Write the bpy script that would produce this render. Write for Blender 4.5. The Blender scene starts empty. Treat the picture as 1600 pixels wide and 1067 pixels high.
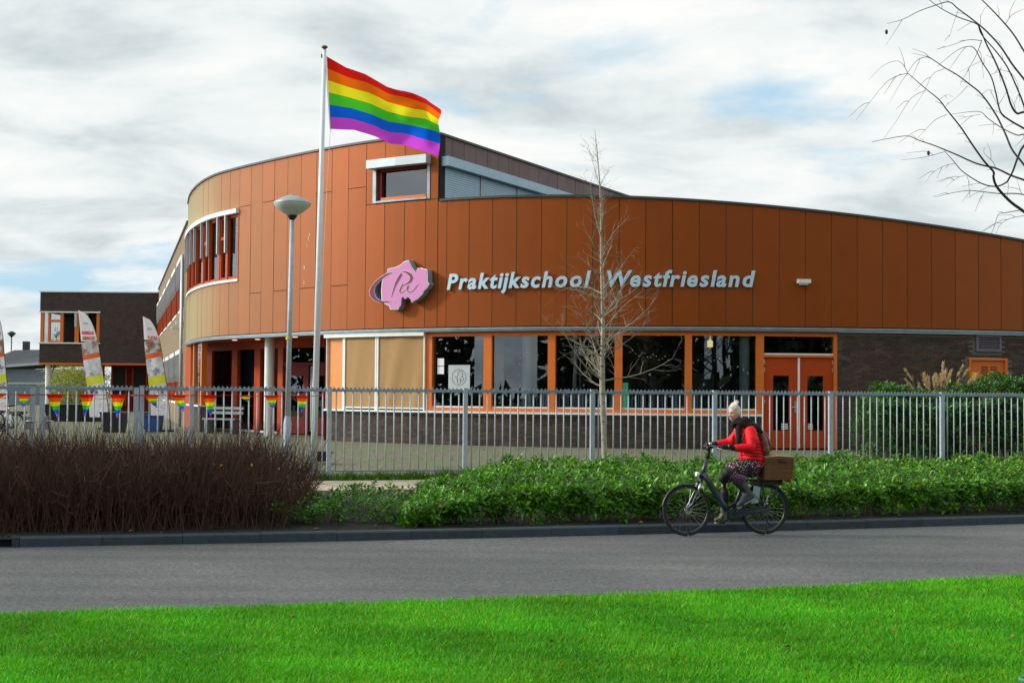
import bpy, bmesh, math, random
import numpy as np
from mathutils import Matrix, Vector
scene = bpy.context.scene
COL = scene.collection
RNG = np.random.default_rng(7)
random.seed(7)
PI = math.pi
# ------------------------------------------------------------------ camera
cam_d = bpy.data.cameras.new('camera'); cam_d.lens = 50.0; cam_d.sensor_width = 36.0
cam_d.clip_start = 0.1; cam_d.clip_end = 2000
cam = bpy.data.objects.new('camera', cam_d); COL.objects.link(cam); scene.camera = cam
_p = math.atan(78.5 / 2222.0); _r = 0.0075
_f = Vector((0, math.cos(_p), math.sin(_p))); _r0 = Vector((1, 0, 0)); _u0 = Vector((0, -math.sin(_p), math.cos(_p)))
_R = _r0 * math.cos(_r) + _u0 * math.sin(_r); _U = -_r0 * math.sin(_r) + _u0 * math.cos(_r)
cam.matrix_world = Matrix(((_R.x, _U.x, -_f.x, 0), (_R.y, _U.y, -_f.y, 0), (_R.z, _U.z, -_f.z, 2.0), (0, 0, 0, 1)))
# ------------------------------------------------------------------ sky and sun
SUN_DIR = Vector((-0.92, 0.06, 0.43)).normalized()
SUN_EL = math.asin(SUN_DIR.z); SUN_ROT = math.atan2(SUN_DIR.x, SUN_DIR.y)
world = bpy.data.worlds.new('World'); scene.world = world; world.use_nodes = True
nt = world.node_tree; nt.nodes.clear()
def N(t, **k):
    n = nt.nodes.new(t)
    for a, v in k.items(): setattr(n, a, v)
    return n
L = lambda a, b: nt.links.new(a, b)
wo = N('ShaderNodeOutputWorld'); bg = N('ShaderNodeBackground'); L(bg.outputs[0], wo.inputs[0])
sky = N('ShaderNodeTexSky', sky_type='NISHITA'); sky.sun_disc = False
sky.sun_elevation = SUN_EL; sky.sun_rotation = SUN_ROT; sky.altitude = 0
skym = N('ShaderNodeVectorMath', operation='SCALE'); L(sky.outputs[0], skym.inputs[0]); skym.inputs['Scale'].default_value = 0.10
tc = N('ShaderNodeTexCoord'); sep = N('ShaderNodeSeparateXYZ'); L(tc.outputs['Generated'], sep.inputs[0])
zc = N('ShaderNodeMath', operation='MAXIMUM'); L(sep.outputs[2], zc.inputs[0]); zc.inputs[1].default_value = 0.0
za = N('ShaderNodeMath', operation='ADD'); L(zc.outputs[0], za.inputs[0]); za.inputs[1].default_value = 0.24
dx = N('ShaderNodeMath', operation='DIVIDE'); L(sep.outputs[0], dx.inputs[0]); L(za.outputs[0], dx.inputs[1])
dy = N('ShaderNodeMath', operation='DIVIDE'); L(sep.outputs[1], dy.inputs[0]); L(za.outputs[0], dy.inputs[1])
cb = N('ShaderNodeCombineXYZ'); L(dx.outputs[0], cb.inputs[0]); L(dy.outputs[0], cb.inputs[1])
mp = N('ShaderNodeMapping'); L(cb.outputs[0], mp.inputs[0]); mp.inputs['Location'].default_value = (1.2, 9.1, 0.0)
mp.inputs['Rotation'].default_value = (0, 0, 0.25); mp.inputs['Scale'].default_value = (0.75, 1.0, 1.0)
n1 = N('ShaderNodeTexNoise'); L(mp.outputs[0], n1.inputs['Vector']); n1.inputs['Scale'].default_value = 2.0; n1.inputs['Detail'].default_value = 9; n1.inputs['Roughness'].default_value = 0.55; n1.inputs['Distortion'].default_value = 0.25
n2 = N('ShaderNodeTexNoise'); L(mp.outputs[0], n2.inputs['Vector']); n2.inputs['Scale'].default_value = 3.0; n2.inputs['Detail'].default_value = 9; n2.inputs['Roughness'].default_value = 0.58; n2.inputs['Distortion'].default_value = 0.3
r1 = N('ShaderNodeValToRGB'); L(n1.outputs[0], r1.inputs[0])          # cloud cover, thin gaps of blue
r1.color_ramp.elements[0].position = 0.33; r1.color_ramp.elements[0].color = (0, 0, 0, 1)
r1.color_ramp.elements[1].position = 0.44; r1.color_ramp.elements[1].color = (1, 1, 1, 1)
r2 = N('ShaderNodeValToRGB'); L(n2.outputs[0], r2.inputs[0])          # thickness of the cloud
r2.color_ramp.elements[0].position = 0.36; r2.color_ramp.elements[0].color = (1.0, 1.0, 0.98, 1)
r2.color_ramp.elements[1].position = 0.66; r2.color_ramp.elements[1].color = (0.60, 0.68, 0.70, 1)
e = r2.color_ramp.elements.new(0.50); e.color = (0.86, 0.91, 0.91, 1)
blue = N('ShaderNodeMix', data_type='RGBA'); blue.inputs['Factor'].default_value = 0.85
L(skym.outputs[0], blue.inputs[6]); blue.inputs[7].default_value = (0.50, 0.76, 0.95, 1)
mx = N('ShaderNodeMix', data_type='RGBA'); L(r1.outputs[0], mx.inputs['Factor']); L(blue.outputs[2], mx.inputs[6]); L(r2.outputs[0], mx.inputs[7])
sd = N('ShaderNodeVectorMath', operation='DOT_PRODUCT'); L(tc.outputs['Generated'], sd.inputs[0]); sd.inputs[1].default_value = SUN_DIR   # cloud glows around the veiled sun
sm = N('ShaderNodeMath', operation='MAXIMUM'); L(sd.outputs['Value'], sm.inputs[0]); sm.inputs[1].default_value = 0.0
sp_ = N('ShaderNodeMath', operation='POWER'); L(sm.outputs[0], sp_.inputs[0]); sp_.inputs[1].default_value = 7.0
sg_ = N('ShaderNodeMath', operation='MULTIPLY_ADD'); L(sp_.outputs[0], sg_.inputs[0]); sg_.inputs[1].default_value = 3.5; sg_.inputs[2].default_value = 1.0
gl_ = N('ShaderNodeVectorMath', operation='SCALE'); L(mx.outputs[2], gl_.inputs[0]); L(sg_.outputs[0], gl_.inputs['Scale'])
L(gl_.outputs[0], bg.inputs[0]); bg.inputs[1].default_value = 1.0
sun_d = bpy.data.lights.new('sun', 'SUN'); sun_d.energy = 2.8; sun_d.angle = math.radians(6); sun_d.color = (1.0, 0.93, 0.82)
sun = bpy.data.objects.new('sun', sun_d); COL.objects.link(sun)
sun.rotation_euler = (-SUN_DIR).to_track_quat('-Z', 'Y').to_euler()
vs = scene.view_settings; vs.view_transform = 'Standard'; vs.look = 'None'; vs.exposure = 0.0; vs.gamma = 1.0; vs.use_curve_mapping = False
scene.cycles.max_bounces = 8; scene.cycles.transparent_max_bounces = 24

# ------------------------------------------------------------------ materials
MATS = {}
def mat(name, col, rough=0.6, metal=0.0, spec=0.5, var=None, var2=None, bump=None, rand=0.0, tint=False, emit=None, coat=0.0, trans=0.0):
    """var=(scale, amount) lightness noise; var2=(scale, colour, lo, hi) second colour patches; bump=(scale, strength, distance)"""
    m = bpy.data.materials.new(name); m.use_nodes = True; MATS[name] = m
    t = m.node_tree; b = t.nodes['Principled BSDF']
    def nn(k): return t.nodes.new(k)
    b.inputs['Roughness'].default_value = rough; b.inputs['Metallic'].default_value = metal
    b.inputs['Specular IOR Level'].default_value = spec; b.inputs['Coat Weight'].default_value = coat; b.inputs['Coat Roughness'].default_value = 0.32; b.inputs['Coat IOR'].default_value = 1.42
    g = nn('ShaderNodeNewGeometry'); out = None
    c = nn('ShaderNodeRGB'); c.outputs[0].default_value = (*col, 1); out = c.outputs[0]
    if var2:
        nz = nn('ShaderNodeTexNoise'); nz.inputs['Scale'].default_value = var2[0]; nz.inputs['Detail'].default_value = 6; t.links.new(g.outputs['Position'], nz.inputs['Vector'])
        rp = nn('ShaderNodeMapRange'); rp.inputs[1].default_value = var2[2]; rp.inputs[2].default_value = var2[3]; t.links.new(nz.outputs[0], rp.inputs[0])
        mi = nn('ShaderNodeMix'); mi.data_type = 'RGBA'; t.links.new(rp.outputs[0], mi.inputs['Factor']); t.links.new(out, mi.inputs[6]); mi.inputs[7].default_value = (*var2[1], 1); out = mi.outputs[2]
    def scale_by(sock, lo, hi, a=0.0, bb=1.0):
        nonlocal out
        rp = nn('ShaderNodeMapRange'); rp.inputs[1].default_value = a; rp.inputs[2].default_value = bb; rp.inputs[3].default_value = lo; rp.inputs[4].default_value = hi; t.links.new(sock, rp.inputs[0])
        vm = nn('ShaderNodeVectorMath'); vm.operation = 'SCALE'; t.links.new(out, vm.inputs[0]); t.links.new(rp.outputs[0], vm.inputs['Scale']); out = vm.outputs[0]
    if var:
        nz = nn('ShaderNodeTexNoise'); nz.inputs['Scale'].default_value = var[0]; nz.inputs['Detail'].default_value = 8; nz.inputs['Roughness'].default_value = 0.65; t.links.new(g.outputs['Position'], nz.inputs['Vector'])
        scale_by(nz.outputs[0], 1 - var[1], 1 + var[1], 0.25, 0.75)
    if rand:
        oi = nn('ShaderNodeObjectInfo'); scale_by(oi.outputs['Random'], 1 - rand, 1 + rand)
    if tint:
        at = nn('ShaderNodeAttribute'); at.attribute_name = 'tint'
        vm = nn('ShaderNodeVectorMath'); vm.operation = 'MULTIPLY'; t.links.new(out, vm.inputs[0]); t.links.new(at.outputs['Color'], vm.inputs[1]); out = vm.outputs[0]
    t.links.new(out, b.inputs['Base Color'])
    if bump:
        nz = nn('ShaderNodeTexNoise'); nz.inputs['Scale'].default_value = bump[0]; nz.inputs['Detail'].default_value = 6; t.links.new(g.outputs['Position'], nz.inputs['Vector'])
        bp = nn('ShaderNodeBump'); bp.inputs['Strength'].default_value = bump[1]; bp.inputs['Distance'].default_value = bump[2]; t.links.new(nz.outputs[0], bp.inputs['Height']); t.links.new(bp.outputs[0], b.inputs['Normal'])
    if emit:
        b.inputs['Emission Color'].default_value = (*emit[0], 1); b.inputs['Emission Strength'].default_value = emit[1]
    if trans:
        tr = nn('ShaderNodeBsdfTranslucent'); t.links.new(out, tr.inputs[0])
        ms = nn('ShaderNodeMixShader'); ms.inputs[0].default_value = trans
        t.links.new(b.outputs[0], ms.inputs[1]); t.links.new(tr.outputs[0], ms.inputs[2]); t.links.new(ms.outputs[0], t.nodes['Material Output'].inputs[0])
    return m
def glass_mat(name, tintc=(0.75, 0.8, 0.82), ior=1.8):
    m = bpy.data.materials.new(name); m.use_nodes = True; t = m.node_tree; t.nodes.clear()
    o = t.nodes.new('ShaderNodeOutputMaterial'); ms = t.nodes.new('ShaderNodeMixShader'); fr = t.nodes.new('ShaderNodeFresnel'); fr.inputs[0].default_value = ior
    tr = t.nodes.new('ShaderNodeBsdfTransparent'); tr.inputs[0].default_value = (*tintc, 1)
    gl = t.nodes.new('ShaderNodeBsdfGlossy'); gl.inputs['Roughness'].default_value = 0.0; gl.inputs[0].default_value = (0.9, 0.95, 1, 1)
    g = t.nodes.new('ShaderNodeNewGeometry'); nz = t.nodes.new('ShaderNodeTexNoise'); nz.inputs['Scale'].default_value = 0.9; nz.inputs['Detail'].default_value = 1
    t.links.new(g.outputs['Position'], nz.inputs['Vector']); bp = t.nodes.new('ShaderNodeBump'); bp.inputs['Strength'].default_value = 0.05; bp.inputs['Distance'].default_value = 0.02
    t.links.new(nz.outputs[0], bp.inputs['Height']); t.links.new(bp.outputs[0], gl.inputs['Normal'])
    t.links.new(fr.outputs[0], ms.inputs[0]); t.links.new(tr.outputs[0], ms.inputs[1]); t.links.new(gl.outputs[0], ms.inputs[2]); t.links.new(ms.outputs[0], o.inputs[0])
    MATS[name] = m; return m
glass_mat('glass')
mat('asphalt', (0.070, 0.073, 0.074), 0.85, var=(30, 0.5), var2=(0.35, (0.100, 0.100, 0.098), 0.42, 0.68), bump=(120, 0.6, 0.01))
_t = MATS['asphalt'].node_tree; _b = _t.nodes['Principled BSDF']; _o = _b.inputs['Base Color'].links[0].from_socket
_g = _t.nodes.new('ShaderNodeNewGeometry'); _v = _t.nodes.new('ShaderNodeTexVoronoi'); _v.inputs['Scale'].default_value = 42; _t.links.new(_g.outputs['Position'], _v.inputs['Vector'])
_s = _t.nodes.new('ShaderNodeSeparateColor'); _t.links.new(_v.outputs['Color'], _s.inputs[0]); _m = _t.nodes.new('ShaderNodeMapRange'); _m.inputs[3].default_value = 0.62; _m.inputs[4].default_value = 1.45; _t.links.new(_s.outputs[0], _m.inputs[0])
_x = _t.nodes.new('ShaderNodeVectorMath'); _x.operation = 'SCALE'; _t.links.new(_o, _x.inputs[0]); _t.links.new(_m.outputs[0], _x.inputs['Scale']); _p1 = _t.nodes.new('ShaderNodeMapping'); _p1.inputs['Rotation'].default_value = (0, 0, -0.29); _p1.inputs['Scale'].default_value = (0.10, 1.5, 1); _t.links.new(_g.outputs['Position'], _p1.inputs[0])
_n1 = _t.nodes.new('ShaderNodeTexNoise'); _n1.inputs['Scale'].default_value = 1.0; _n1.inputs['Detail'].default_value = 5; _t.links.new(_p1.outputs[0], _n1.inputs['Vector'])
_m2 = _t.nodes.new('ShaderNodeMapRange'); _m2.inputs[1].default_value = 0.3; _m2.inputs[2].default_value = 0.7; _m2.inputs[3].default_value = 0.80; _m2.inputs[4].default_value = 1.22; _t.links.new(_n1.outputs[0], _m2.inputs[0])
_y = _t.nodes.new('ShaderNodeVectorMath'); _y.operation = 'SCALE'; _t.links.new(_x.outputs[0], _y.inputs[0]); _t.links.new(_m2.outputs[0], _y.inputs['Scale']); _t.links.new(_y.outputs[0], _b.inputs['Base Color'])
mat('kerb_concrete', (0.030, 0.048, 0.061), 0.8, var=(9, 0.3), rand=0.12, bump=(60, 0.4, 0.004))
mat('soil', (0.014, 0.011, 0.008), 0.95, var=(14, 0.6), var2=(3, (0.02, 0.035, 0.008), 0.5, 0.7), bump=(22, 1.0, 0.05))
mat('lawn_soil', (0.035, 0.10, 0.008), 0.9, var=(9, 0.45), var2=(1.3, (0.05, 0.13, 0.012), 0.45, 0.6), bump=(30, 1.0, 0.04))
mat('grass_blade', (0.095, 0.40, 0.010), 0.55, spec=0.25, tint=True, trans=0.35)
mat('tile_concrete', (0.40, 0.33, 0.25), 0.85, var=(7, 0.25), rand=0.15, bump=(40, 0.3, 0.004))
mat('ground_earth', (0.12, 0.13, 0.07), 0.95, var=(0.4, 0.3))
mat('panel_copper', (0.25, 0.048, 0.0028), 0.48, metal=0.42, spec=0.12, coat=0.14, var=(1.7, 0.07), rand=0.07, bump=(2.2, 0.06, 0.01))
_pb = MATS['panel_copper'].node_tree.nodes['Principled BSDF']; _pb.inputs['Sheen Weight'].default_value = 1.0; _pb.inputs['Sheen Roughness'].default_value = 0.43; _pb.inputs['Sheen Tint'].default_value = (0.86, 0.92, 0.52, 1)
mat('panel_purple', (0.13, 0.072, 0.070), 0.5, spec=0.4, var=(2.5, 0.2), rand=0.10, var2=(1.1, (0.045, 0.05, 0.02), 0.60, 0.72))
mat('backing', (0.012, 0.009, 0.008), 0.9)
mat('cap_dark', (0.05, 0.055, 0.055), 0.5, metal=0.3)
mat('trim_zinc', (0.25, 0.30, 0.33), 0.45, metal=0.5, var=(3, 0.25))
mat('orange_paint', (0.62, 0.14, 0.012), 0.5, var=(2.5, 0.10), spec=0.4)
mat('red_orange_paint', (0.40, 0.050, 0.006), 0.5, var=(2.5, 0.12), spec=0.2)
mat('dark_red_paint', (0.15, 0.008, 0.004), 0.5, spec=0.15, var=(2.5, 0.12))
mat('ochre_panel', (0.70, 0.25, 0.05), 0.55, var=(3, 0.06))
mat('white_paint', (0.72, 0.73, 0.72), 0.45, var=(5, 0.10))
mat('white_column', (0.70, 0.72, 0.68), 0.5, var=(4, 0.10))
mat('screen_cloth', (0.37, 0.215, 0.085), 0.85, var=(6, 0.06), bump=(900, 0.15, 0.001))
mat('brick_dark', (0.060, 0.036, 0.025), 0.85, var=(2.1, 0.45), tint=True, bump=(60, 0.5, 0.005))
mat('mortar', (0.13, 0.115, 0.10), 0.95, var=(20, 0.3))
mat('shutter_grey', (0.42, 0.46, 0.48), 0.5, metal=0.4, var=(4, 0.1))
mat('shutter_blue', (0.33, 0.47, 0.56), 0.45, metal=0.3, var=(4, 0.1))
mat('louvre_purple', (0.14, 0.115, 0.16), 0.5)
mat('steel', (0.55, 0.56, 0.57), 0.35, metal=0.9)
mat('interior_wall', (0.17, 0.145, 0.12), 0.9, var=(0.8, 0.4))
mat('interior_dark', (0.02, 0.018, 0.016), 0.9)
mat('interior_floor', (0.06, 0.05, 0.045), 0.5)
mat('interior_white', (0.8, 0.82, 0.78), 0.7)
mat('blind_white', (0.5, 0.52, 0.52), 0.8)
mat('lamp_warm', (0.9, 0.7, 0.3), 0.5, emit=((1.0, 0.72, 0.25), 1.2))
mat('lamp_spot', (0.9, 0.8, 0.6), 0.5, emit=((1.0, 0.85, 0.6), 1.6))
mat('exit_green', (0.05, 0.35, 0.18), 0.5, emit=((0.1, 0.6, 0.3), 0.5))
mat('sign_pink', (0.62, 0.24, 0.50), 0.5, spec=0.3, var=(3, 0.05))
mat('sign_crimson', (0.17, 0.002, 0.055), 0.45)
mat('sign_white', (0.78, 0.76, 0.78), 0.5)
mat('sign_side', (0.22, 0.30, 0.36), 0.5, metal=0.3)
mat('letter_face', (0.48, 0.64, 0.76), 0.4, metal=0.25)
mat('galv', (0.22, 0.285, 0.34), 0.6, metal=0.25, var=(14, 0.22))
mat('galv_light', (0.36, 0.43, 0.49), 0.6, metal=0.2, var=(10, 0.18))
mat('pole_white', (0.66, 0.70, 0.74), 0.4, var=(6, 0.08))
mat('black_plastic', (0.012, 0.012, 0.013), 0.45)
mat('lamp_glass', (0.55, 0.56, 0.52), 0.25, spec=0.6, var=(8, 0.15))
mat('lamp_cover', (0.34, 0.36, 0.37), 0.35, metal=0.5)
mat('knob_bronze', (0.16, 0.12, 0.06), 0.4, metal=0.5)
mat('yellow', (0.75, 0.55, 0.02), 0.5)
mat('rope', (0.6, 0.6, 0.55), 0.8)
for nm, c in (('red', (0.72, 0.012, 0.008)), ('orange', (0.90, 0.16, 0.004)), ('yel', (0.93, 0.84, 0.02)), ('green', (0.075, 0.58, 0.03)), ('blue', (0.004, 0.13, 0.74)), ('violet', (0.62, 0.07, 0.68))):
    mat('flag_' + nm, c, 0.75, spec=0.2, var=(2, 0.06), trans=0.6)
mat('leaf_laurel', (0.072, 0.225, 0.010), 0.36, spec=0.35, tint=True, trans=0.18)
mat('leaf_tall', (0.042, 0.135, 0.012), 0.36, spec=0.45, tint=True, trans=0.15)
mat('stem_brown', (0.06, 0.035, 0.02), 0.85)
mat('twig', (0.062, 0.031, 0.020), 0.8, tint=True)
mat('bark_pale', (0.33, 0.30, 0.225), 0.8, var=(9, 0.35), var2=(16, (0.05, 0.045, 0.03), 0.58, 0.68), bump=(30, 0.5, 0.006))
mat('twig_pale', (0.26, 0.225, 0.17), 0.8, var=(7, 0.3))
mat('bark_dark', (0.035, 0.028, 0.024), 0.85, var=(12, 0.4), bump=(25, 0.6, 0.01))
mat('plume', (0.55, 0.40, 0.20), 0.9, tint=True, trans=0.3)
mat('dead_leaf', (0.28, 0.12, 0.03), 0.8, rand=0.4)

# ------------------------------------------------------------------ mesh helpers (all coordinates in metres, world space)
WL = {}   # world location of every parent
class MB:
    def __init__(s): s.v = []; s.f = []; s.m = []; s.mi = 0; s.sm = []
    def add(s, vs, fs, smooth=False):
        o = len(s.v); s.v += [tuple(map(float, q)) for q in vs]
        for q in fs: s.f.append(tuple(o + i for i in q)); s.m.append(s.mi); s.sm.append(smooth)
        return s
    def hexa(s, p):   # 8 points: bottom 4 ccw, top 4 ccw
        return s.add(p, [(3, 2, 1, 0), (4, 5, 6, 7), (0, 1, 5, 4), (1, 2, 6, 5), (2, 3, 7, 6), (3, 0, 4, 7)])
    def box(s, c, d, rz=0.0, M=None):
        x, y, z = d[0] / 2, d[1] / 2, d[2] / 2; ca, sa = math.cos(rz), math.sin(rz); P = []
        for k in (-z, z):
            for i, j in ((-x, -y), (x, -y), (x, y), (-x, y)):
                if M is not None: q = M @ Vector((i, j, k)); P.append((c[0] + q.x, c[1] + q.y, c[2] + q.z))
                else: P.append((c[0] + i * ca - j * sa, c[1] + i * sa + j * ca, c[2] + k))
        return s.hexa(P)
    def tube(s, pts, rad, n=8, cap=True, closed=False):
        pts = [Vector(p) for p in pts]; k = len(pts)
        if not hasattr(rad, '__len__'): rad = [rad] * k
        V = []; ref = None
        for i in range(k):
            if closed: d = pts[(i + 1) % k] - pts[i - 1]
            else: d = pts[min(i + 1, k - 1)] - pts[max(i - 1, 0)]
            if d.length < 1e-9: d = Vector((0, 0, 1))
            d.normalize()
            if ref is None: ref = Vector((0, 0, 1)) if abs(d.z) < 0.9 else Vector((1, 0, 0))
            a = d.cross(ref)
            if a.length < 1e-6: a = d.orthogonal()
            a.normalize(); b = d.cross(a); ref = -b if False else ref
            for j in range(n):
                t = 2 * PI * j / n; V.append(pts[i] + (a * math.cos(t) + b * math.sin(t)) * rad[i])
        Fc = []
        for i in range(k if closed else k - 1):
            i2 = (i + 1) % k
            for j in range(n): Fc.append((i * n + j, i * n + (j + 1) % n, i2 * n + (j + 1) % n, i2 * n + j))
        s.add(V, Fc, n > 4)
        if cap and not closed:
            o = len(s.v) - k * n
            s.f.append(tuple(o + j for j in range(n))[::-1]); s.m.append(s.mi); s.sm.append(False)
            s.f.append(tuple(o + (k - 1) * n + j for j in range(n))); s.m.append(s.mi); s.sm.append(False)
        return s
    def lathe(s, c, prof, n=24):   # prof [(r,z)]
        V = []
        for r, z in prof:
            for j in range(n): t = 2 * PI * j / n; V.append((c[0] + r * math.cos(t), c[1] + r * math.sin(t), c[2] + z))
        Fc = []
        for i in range(len(prof) - 1):
            for j in range(n): Fc.append((i * n + j, i * n + (j + 1) % n, (i + 1) * n + (j + 1) % n, (i + 1) * n + j))
        return s.add(V, Fc, True)
    def ball(s, c, r, nu=14, nv=9, M=None):
        if not hasattr(r, '__len__'): r = (r, r, r)
        V = []
        for i in range(nv + 1):
            ph = PI * i / nv
            for j in range(nu):
                t = 2 * PI * j / nu; q = Vector((r[0] * math.sin(ph) * math.cos(t), r[1] * math.sin(ph) * math.sin(t), r[2] * math.cos(ph)))
                if M is not None: q = M @ q
                V.append((c[0] + q.x, c[1] + q.y, c[2] + q.z))
        Fc = [(i * nu + j, (i + 1) * nu + j, (i + 1) * nu + (j + 1) % nu, i * nu + (j + 1) % nu) for i in range(nv) for j in range(nu)]
        return s.add(V, Fc, True)
    def build(s, name, m=None, parent=None, origin=None):
        off = Vector(WL.get(parent.name, (0, 0, 0))) if parent else Vector((0, 0, 0))
        org = Vector(origin) if origin else off
        me = bpy.data.meshes.new(name)
        me.from_pydata([(v[0] - org.x, v[1] - org.y, v[2] - org.z) for v in s.v], [], s.f)
        ms = m if isinstance(m, (list, tuple)) else [m]
        for q in ms: me.materials.append(MATS[q])
        if len(ms) > 1: me.polygons.foreach_set('material_index', s.m)
        me.polygons.foreach_set('use_smooth', s.sm); me.validate(); me.update()
        return link(name, me, parent, org - off, org)
def link(name, me, parent=None, loc=(0, 0, 0), wloc=None):
    o = bpy.data.objects.new(name, me); COL.objects.link(o); o.location = loc
    if parent: o.parent = parent
    WL[o.name] = tuple(wloc) if wloc is not None else tuple(Vector(loc) + Vector(WL.get(parent.name, (0, 0, 0)) if parent else (0, 0, 0)))
    return o
def tag(o, label=None, cat=None, group=None, kind=None):
    if label: o['label'] = label
    if cat: o['category'] = cat
    if group: o['group'] = group
    if kind: o['kind'] = kind
    return o
def thing(name, label, cat, loc=(0, 0, 0), group=None):
    o = bpy.data.objects.new(name, None); COL.objects.link(o); o.location = loc; o.empty_display_size = 0.2
    WL[o.name] = tuple(loc); return tag(o, label, cat, group)
def copy_tree(o, parent=None):
    c = o.copy(); COL.objects.link(c)
    if parent: c.parent = parent
    for ch in list(o.children): copy_tree(ch, c)
    return c
def np_mesh(name, V, Fq, m, parent=None, tints=None, smooth=False, origin=None):
    """V (n,3) float, Fq (k,3|4) int, tints (n,3) per vertex"""
    off = np.array(WL.get(parent.name, (0, 0, 0))) if parent else np.zeros(3)
    V = np.asarray(V, dtype=np.float32) - off.astype(np.float32)
    me = bpy.data.meshes.new(name); n = Fq.shape[1]
    me.vertices.add(len(V)); me.vertices.foreach_set('co', V.ravel())
    me.loops.add(Fq.size); me.loops.foreach_set('vertex_index', Fq.astype(np.int32).ravel())
    me.polygons.add(len(Fq)); me.polygons.foreach_set('loop_start', np.arange(0, Fq.size, n, dtype=np.int32))
    me.polygons.foreach_set('use_smooth', np.full(len(Fq), smooth))
    me.update(calc_edges=True); me.validate()
    if tints is not None:
        a = me.color_attributes.new('tint', 'FLOAT_COLOR', 'POINT')
        c = np.ones((len(V), 4), dtype=np.float32); c[:, :3] = tints; a.data.foreach_set('color', c.ravel())
    me.materials.append(MATS[m])
    return link(name, me, parent)
def twigs_mesh(paths, n=3):
    """vectorised tubes: list of arrays (k,4) x,y,z,r -> V,F (triangles as quads)"""
    Vs = []; Fs = []; o = 0
    for P in paths:
        P = np.asarray(P, float); k = len(P)
        d = np.gradient(P[:, :3], axis=0); d /= np.linalg.norm(d, axis=1, keepdims=True) + 1e-9
        ref = np.array([0.31, 0.17, 0.93]); a = np.cross(d, ref); a /= np.linalg.norm(a, axis=1, keepdims=True) + 1e-9; b = np.cross(d, a)
        t = np.arange(n) * 2 * PI / n
        R = P[:, None, :3] + (a[:, None, :] * np.cos(t)[None, :, None] + b[:, None, :] * np.sin(t)[None, :, None]) * P[:, 3][:, None, None]
        Vs.append(R.reshape(-1, 3))
        i = np.arange(k - 1)[:, None]; j = np.arange(n)[None, :]
        Fs.append(np.stack([i * n + j, i * n + (j + 1) % n, (i + 1) * n + (j + 1) % n, (i + 1) * n + j], -1).reshape(-1, 4) + o); o += k * n
    return np.concatenate(Vs), np.concatenate(Fs)
def smooth_path(P, k=4):
    """Catmull-Rom through (x,y,z,r) points"""
    P = np.asarray(P, float); Q = np.vstack([2 * P[0] - P[1], P, 2 * P[-1] - P[-2]]); out = []
    for i in range(1, len(Q) - 2):
        for t in np.arange(k) / k:
            out.append(0.5 * (2 * Q[i] + (Q[i + 1] - Q[i - 1]) * t + (2 * Q[i - 1] - 5 * Q[i] + 4 * Q[i + 1] - Q[i + 2]) * t * t + (3 * Q[i] - Q[i - 1] - 3 * Q[i + 1] + Q[i + 2]) * t ** 3))
    out.append(P[-1]); out = np.array(out); out[:, 3] = np.maximum(out[:, 3], 0.0008); return out

# ------------------------------------------------------------------ ground, road, kerb, path
def kerbY(x): return 19.65 + 0.2977 * x + 0.00483 * (x + 0.0) * x if abs(x) < 14 else kerbY(math.copysign(13.99, x)) + (0.2977 + 2 * 0.00483 * math.copysign(13.99, x)) * (x - math.copysign(13.99, x))
def lawnY(x): return 13.714 + 0.302 * x + 0.0083 * x * x if abs(x) < 9 else lawnY(math.copysign(8.99, x)) + (0.302 + 2 * 0.0083 * math.copysign(8.99, x)) * (x - math.copysign(8.99, x))
def fenceY(x): return 25.25 + 0.2818 * (x + 3.24)
FD = Vector((0.9625, 0.2712, 0)); FANG = math.atan2(FD.y, FD.x)
def ground_z(x, y):
    """terrain height behind the kerb"""
    k = kerbY(x); pf = fenceY(x) - 2.75
    if y <= k: return 0.0
    if y < pf: return 0.11 + (0.40 - 0.11) * min(1, max(0, (y - k - 0.2) / max(0.3, pf - k - 0.2)))
    if y < fenceY(x): return 0.405
    return min(0.58, 0.44 + 0.03 * (y - fenceY(x)))
XS = np.concatenate([np.arange(-60, -14, 4.0), np.arange(-14, 16, 0.5), np.arange(16, 61, 4.0)])
def strip(name, fa, fb, za, zb, m, n=1):
    V = []; 
    for i in range(n + 1):
        t = i / n
        for x in XS: V.append((x, fa(x) * (1 - t) + fb(x) * t, za * (1 - t) + zb * t))
    w = len(XS); Fc = [(i * w + j, i * w + j + 1, (i + 1) * w + j + 1, (i + 1) * w + j) for i in range(n) for j in range(w - 1)]
    b = MB(); b.add(V, Fc, True); return tag(b.build(name, m), kind='structure')
b = MB(); b.add([(-600, -300, -0.03), (600, -300, -0.03), (600, 900, -0.03), (-600, 900, -0.03)], [(0, 1, 2, 3)])
tag(b.build('ground', 'ground_earth'), kind='structure')
strip('road', lambda x: lawnY(x) - 0.15, lambda x: kerbY(x) + 0.05, 0.0, 0.0, 'asphalt')
strip('lawn', lambda x: lawnY(x) - 30, lambda x: lawnY(x) - 0.02, 0.02, 0.012, 'lawn_soil', 6)
strip('planting_bed', lambda x: kerbY(x) + 0.12, lambda x: fenceY(x) - 2.62, 0.095, 0.392, 'soil', 6)
strip('path', lambda x: fenceY(x) - 2.72, lambda x: fenceY(x) - 0.12, 0.385, 0.388, 'soil')
path = bpy.data.objects['path']
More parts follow.
